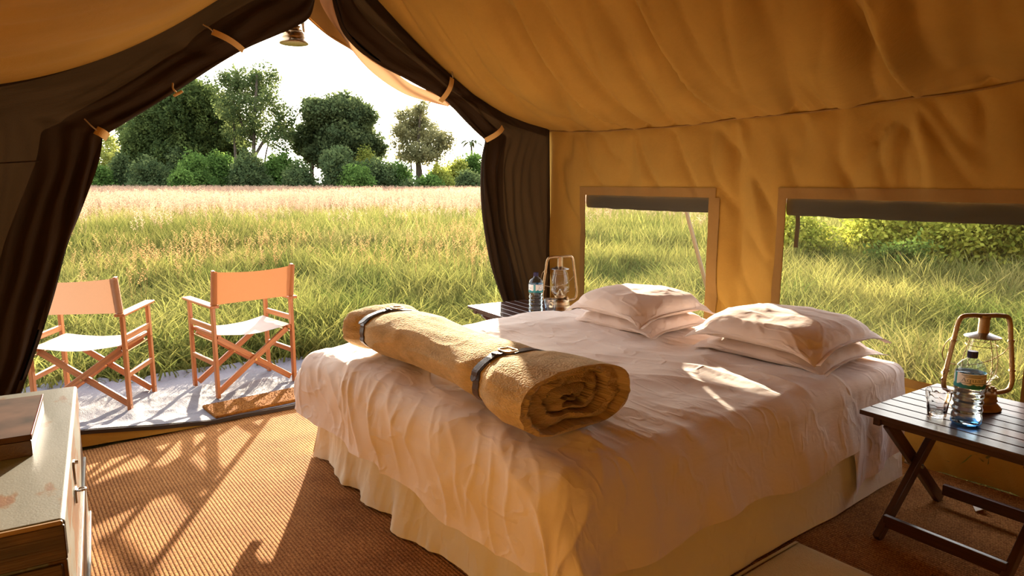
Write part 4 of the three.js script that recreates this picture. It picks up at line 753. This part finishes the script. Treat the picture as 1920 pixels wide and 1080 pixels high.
const TREES = {
  dense: { at: [15.52, -67.17], crown: [[-0.32, 7.30, -1.83, 3.20, 2.91], [-2.31, 6.02, -3.50, 2.66, 2.42], [1.66, 6.52, -0.73, 2.66, 2.91], [-0.60, 4.35, -2.52, 3.63, 2.03], [-3.13, 4.33, -3.79, 2.18, 2.03], [2.54, 4.59, -0.09, 2.18, 2.33], [0.33, 8.84, 0.34, 1.84, 1.36], [-0.86, 8.60, -1.98, 1.45, 1.21]], trunks: [[0.34, [0.00, 0.00, 0.00], [0.13, 4.30, -0.49], [-0.21, 7.17, -1.32]], [0.22, [1.34, 0.00, 1.03], [1.87, 4.78, 0.75], [1.80, 8.13, 0.04]], [0.19, [-2.69, 0.00, -2.06], [-2.41, 4.30, -2.43], [-2.42, 6.21, -2.82]]] },
  airy: { at: [18.24, -59.95], crown: [[0.51, 10.10, -2.83, 2.04, 1.00], [-0.70, 9.32, -2.63, 1.50, 1.04], [1.84, 10.18, -1.69, 1.45, 1.09], [1.53, 8.03, 1.11, 1.27, 1.27], [-0.09, 7.69, -1.25, 1.63, 1.36], [2.37, 7.01, 1.52, 1.00, 1.00], [1.43, 6.01, 0.00, 1.81, 1.09], [-0.22, 5.47, -1.25, 1.72, 1.00], [1.57, 4.85, 2.10, 1.18, 0.91], [-1.20, 7.40, -1.21, 1.27, 1.18], [2.61, 5.86, 1.82, 0.63, 0.82], [1.20, 8.73, -1.94, 1.18, 1.18]], trunks: [[0.20, [0.00, 0.00, 0.00], [0.41, 4.79, -0.39], [0.70, 7.03, -0.61], [1.16, 10.38, -0.92]], [0.14, [0.19, 3.22, -0.25], [1.32, 5.24, 0.22], [2.75, 7.03, 0.96]], [0.11, [0.41, 4.79, -0.39], [-0.35, 6.58, -1.33], [-0.74, 9.26, -2.16]], [0.14, [-1.04, 0.00, -0.80], [-0.90, 4.56, -1.35], [-0.68, 7.70, -1.80]], [0.11, [0.66, 6.58, -0.56], [1.78, 8.15, -0.01], [2.11, 9.04, 0.07]], [0.11, [0.93, 0.00, 0.72], [1.02, 3.22, 0.38], [1.47, 4.92, 0.39]]] },
  small: { at: [11.49, -75.36], crown: [[0.61, 6.06, -1.35, 1.44, 0.98], [0.47, 4.09, 0.95, 1.24, 1.03], [0.18, 6.58, -1.88, 0.77, 0.62], [0.81, 5.19, 1.06, 0.93, 0.72]], trunks: [[0.13, [0.00, 0.00, 0.00], [0.25, 3.97, -0.33], [0.53, 6.01, -0.52]]] },
  pale: { at: [11.20, -88.34], crown: [[0.35, 4.96, -0.84, 1.19, 1.31], [-0.48, 3.62, 0.41, 1.19, 1.19], [0.58, 3.62, 1.65, 0.95, 1.07], [0.74, 6.06, -1.60, 0.71, 0.59]], trunks: [[0.15, [0.00, 0.00, 0.00], [0.24, 4.36, -0.42]]] },
  broad: { at: [22.96, -58.88], crown: [[0.90, 7.47, 0.41, 1.50, 1.12], [2.38, 7.60, 1.51, 1.97, 1.03], [4.36, 6.87, 0.63, 1.59, 1.41], [1.74, 6.04, -0.86, 2.11, 1.59], [2.77, 5.01, 2.07, 2.44, 1.59], [0.45, 5.11, -1.96, 1.31, 1.22], [4.67, 4.44, 2.81, 1.12, 1.22], [1.78, 3.86, 0.25, 2.34, 0.94], [4.18, 7.28, 2.98, 0.75, 0.84], [1.19, 8.27, -1.95, 0.84, 0.56], [3.28, 8.43, 0.46, 1.12, 0.66]], trunks: [[0.21, [0.00, 0.00, 0.00], [0.39, 3.75, -0.20], [1.43, 6.06, 0.14]], [0.19, [2.45, 0.00, 1.88], [2.58, 3.28, 1.57], [3.06, 5.60, 1.48]], [0.12, [4.54, 0.00, 3.48], [4.96, 3.28, 3.39], [4.67, 4.90, 2.85]]] },
  lone: { at: [29.01, -50.39], crown: [[0.96, 5.79, -1.74, 1.69, 1.20], [0.48, 6.71, -2.05, 1.25, 0.89], [1.19, 4.61, 0.88, 1.25, 0.94], [-1.02, 4.84, -1.06, 0.89, 0.80], [0.16, 3.77, 0.70, 1.60, 0.76], [-1.06, 3.60, -0.14, 0.80, 0.67], [-0.07, 7.12, 0.20, 0.53, 0.45], [1.85, 4.83, 1.33, 0.53, 0.45], [0.92, 7.80, -0.96, 0.40, 0.27], [-1.70, 5.73, -0.57, 0.45, 0.31]], trunks: [[0.38, [0.00, 0.00, 0.00], [0.05, 2.75, -0.29], [0.11, 4.07, -0.51]], [0.16, [0.07, 2.97, -0.32], [0.86, 3.85, 0.12], [1.89, 4.60, 0.76]], [0.16, [0.08, 3.41, -0.40], [-0.49, 4.51, -1.05], [-0.81, 5.17, -1.43]], [0.13, [0.11, 4.07, -0.51], [0.38, 5.83, -0.64], [0.71, 7.81, -0.78]], [0.11, [-0.66, 0.00, -0.53], [-0.45, 2.66, -0.66], [-0.46, 3.63, -0.86]], [0.11, [0.83, 0.00, 0.61], [1.16, 2.53, 0.61], [1.44, 3.63, 0.60]]] },
};
const TREE_LOOK = {
  dense: ['broad dense dark tree, its crown half hidden by the dark flap', 95, [0.062, 0.092, 0.030], [0.16, 0.20, 0.055], 0],
  airy: ['tallest tree, an open airy crown with bare limbs showing', 46, [0.062, 0.092, 0.032], [0.18, 0.21, 0.068], 1],
  small: ['small slim tree left of the dense dark one', 85, [0.09, 0.115, 0.045], [0.20, 0.23, 0.07], 1],
  pale: ['pale yellow-green tree beside the hanging edge of the flap', 80, [0.24, 0.26, 0.07], [0.44, 0.44, 0.10], 1],
  broad: ['round-headed dark green tree in the middle of the treeline', 95, [0.066, 0.092, 0.038], [0.16, 0.19, 0.068], 0],
  lone: ['lone stout tree with a thick forked trunk toward the right of the doorway', 90, [0.17, 0.165, 0.075], [0.34, 0.31, 0.13], 1],
};
let sd = 100;
for (const [k, t] of Object.entries(TREES)) {
  const [label, per, c0, c1, cl] = TREE_LOOK[k], o = thing('tree', label, 'tree', [t.at[0], groundY(...t.at) - 0.02, t.at[1]]);
  t.trunks.forEach(([r, ...pts], i) => part(i ? 'branch' : 'trunk', limb(r, pts.map((p) => V(...p))), M.bark, o));
  foliage(t.crown, per, c0, c1, sd++, o, clumps[cl]);
}
for (const [x, z, h, label] of [[48.8, -72, 6.2, 'taller hazy palm tree far off beside the right flap'], [44.9, -74, 7.4, 'faint slender palm far off, left of the other palm']]) {
  const o = thing('palm_tree', label, 'tree', [x, 0, z]), rd = rng(Math.round(h * 10));
  part('trunk', limb(0.14, [V(0, 0, 0), V(0.15, h * 0.5, 0), V(0.05, h, 0)], 0.8), M.bark, o);
  for (let i = 0; i < 13; i++) { const a = i / 13 * TAU + rd(), e = 0.5 + 0.7 * rd(), L = 1.5 + 0.4 * rd(), pts = []; for (let j = 0; j <= 6; j++) { const q = j / 6; pts.push(V(0.05 + Math.cos(a) * L * q, h + e * q * 1.0 - 1.3 * q * q, Math.sin(a) * L * q)); } part('frond', ribbon(pts, V(-Math.sin(a), 0, Math.cos(a)), 0.40, 0.012, (q) => Math.sin(Math.PI * (0.08 + 0.9 * q))), M.palm, o); }
}
const SHRUB_C = [[[0.085, 0.15, 0.035], [0.18, 0.28, 0.06]], [[0.075, 0.11, 0.045], [0.16, 0.20, 0.07]], [[0.22, 0.26, 0.055], [0.46, 0.46, 0.09]]];
const SHRUBS = [
  [5.7, -72.1, 1.88, 3.65, 1, "dull green shrub left of the doorway view"],
  [8.0, -67.8, 1.27, 3.00, 0, "deep green shrub at the left end of the treeline"],
  [9.8, -69.0, 1.41, 3.93, 1, "dark shrub below the pale yellow-green tree"],
  [11.1, -64.1, 1.78, 3.54, 1, "deep green shrub under the small slim tree"],
  [13.7, -66.0, 1.41, 4.44, 1, "tall dark shrub against the dense tree's trunk"],
  [13.4, -58.6, 1.77, 3.77, 0, "large bright green shrub standing forward of the dense tree"],
  [12.2, -56.9, 1.06, 2.32, 0, "low bright green shrub at the left foot of the large bright one"],
  [15.7, -59.3, 1.75, 3.68, 0, "mid green shrub under the right side of the dense tree"],
  [17.2, -57.0, 1.93, 3.89, 1, "broad dark shrub below the airy tree's trunk"],
  [19.7, -57.5, 2.00, 3.89, 0, "rounded green shrub between the airy and round-headed trees"],
  [20.0, -53.5, 1.52, 2.93, 1, "low dark shrub below the trunk of the round-headed tree"],
  [21.9, -50.7, 1.66, 4.21, 1, "tall dark domed shrub in front of the round-headed tree"],
  [26.0, -54.0, 1.09, 4.38, 2, "bright yellow-green shrub glowing at the right of the round-headed tree"],
  [22.2, -48.0, 1.35, 2.69, 0, "low green shrub just right of the tall domed shrub"],
  [24.7, -49.9, 1.77, 3.22, 1, "dark shrub left of the stout lone tree"],
  [26.5, -49.8, 1.63, 3.04, 0, "green shrub at the left foot of the stout lone tree"],
  [25.8, -46.5, 1.06, 1.7, 1, "lowest dark shrub before the stout lone tree"],
  [27.9, -47.4, 1.10, 1.9, 0, "small green shrub at the right foot of the stout lone tree"],
  [29.8, -48.5, 1.40, 2.81, 2, "yellowish shrub right of the stout lone tree"],
  [33.1, -51.1, 1.31, 3.37, 2, "pale yellow-green shrub beneath the two palms"],
  [35.3, -51.9, 1.36, 4.11, 0, "tall green shrub closest to the right flap"],
  [30.6, -45.4, 1.10, 2.35, 1, "low dark shrub at the grass edge near the right flap"],
  [35.8, -49.0, 1.88, 4.02, 0, "green shrub hidden behind the right flap"],
  [39.3, -48.9, 2.18, 4.35, 1, "dark shrub hidden behind the right flap corner"],
];
SHRUBS.forEach(([x, z, r, h, k, label]) => {
  const o = thing('shrub', label, 'shrub', [x, groundY(x, z) - 0.03, z], 0, 'shrubs along the foot of the treeline');
  const rd = rng(Math.round(x * 31 + h * 77)), b = [];
  for (let i = 0; i < 6; i++) { const a = rd() * TAU, q = r * 0.55 * rd(); b.push([q * Math.cos(a), h * (0.25 + 0.42 * rd()), q * Math.sin(a), r * (0.45 + 0.25 * rd()), h * (0.24 + 0.10 * rd())]); }
  b.push([0, h * 0.74, 0, r * 0.55, h * 0.26], [0, h * 0.28, 0, r * 0.95, h * 0.28]);
  part('stem', [limb(0.06, [V(0, 0, 0), V(0.1, h * 0.4, 0.05), V(0.05, h * 0.8, 0)]), limb(0.05, [V(0, 0, 0), V(-0.3, h * 0.4, 0.1), V(-0.5 * r, h * 0.65, 0.1)]), limb(0.05, [V(0, 0, 0), V(0.3, h * 0.35, -0.1), V(0.5 * r, h * 0.6, -0.1)])], M.bark, o);
  foliage(b, 75, SHRUB_C[k][0], SHRUB_C[k][1], Math.round(x * 13 + 700), o, clumps[1]);
});
// bushes seen through the wide window
[[10.9, -4.5, 0.9, 1.55, 'yellow-green bush seen through the wide window, left of its middle'], [11.2, -3.4, 1.15, 1.7, 'tallest bush seen through the wide window, near its right edge'], [10.1, -5.7, 0.5, 1.15, 'small bush seen at the left side of the wide window'], [9.6, -4.0, 0.35, 0.75, 'low dark bush in the grass beyond the wide window']].forEach(([x, z, r, h, label], i) => {
  const o = thing('bush', label, 'bush', [x, groundY(x, z) - 0.03, z]), rd = rng(900 + i), b = [];
  for (let k = 0; k < 6; k++) { const a = rd() * TAU, q = r * 0.6 * rd(); b.push([q * Math.cos(a), h * (0.25 + 0.45 * rd()), q * Math.sin(a), r * (0.4 + 0.25 * rd()), h * 0.26]); }
  part('stem', [limb(0.02, [V(0, 0, 0), V(0.05, h * 0.5, 0.02), V(0.02, h * 0.9, 0)]), limb(0.015, [V(0, 0, 0), V(-0.2, h * 0.5, 0.1), V(-0.3, h * 0.8, 0.1)])], M.bark, o);
  foliage(b, 900, i === 3 ? [0.05, 0.08, 0.02] : [0.22, 0.26, 0.035], i === 3 ? [0.1, 0.15, 0.03] : [0.55, 0.53, 0.09], 950 + i, o, fineClump);
});
// guy pole outside the smaller window
const gp = thing('guy_pole', 'slanting wooden guy pole outside the smaller window', 'pole');
part('pole', [bar(V(5.0, -0.03, -3.47), V(5.0, 1.28, -3.98), 0.034, 0.034, V(1, 0, 0), 0.015)], M.pole, gp);
part('cord', [tube([V(5.0, 1.26, -4.20), V(5.0, 1.20, -4.08), V(5.0, 1.22, -3.95)], 0.005, 12, 6)], M.rope, gp);

scene.traverse((o) => { if (o.isMesh) { o.castShadow = true; o.receiveShadow = true; } });
renderer.render(scene, camera);
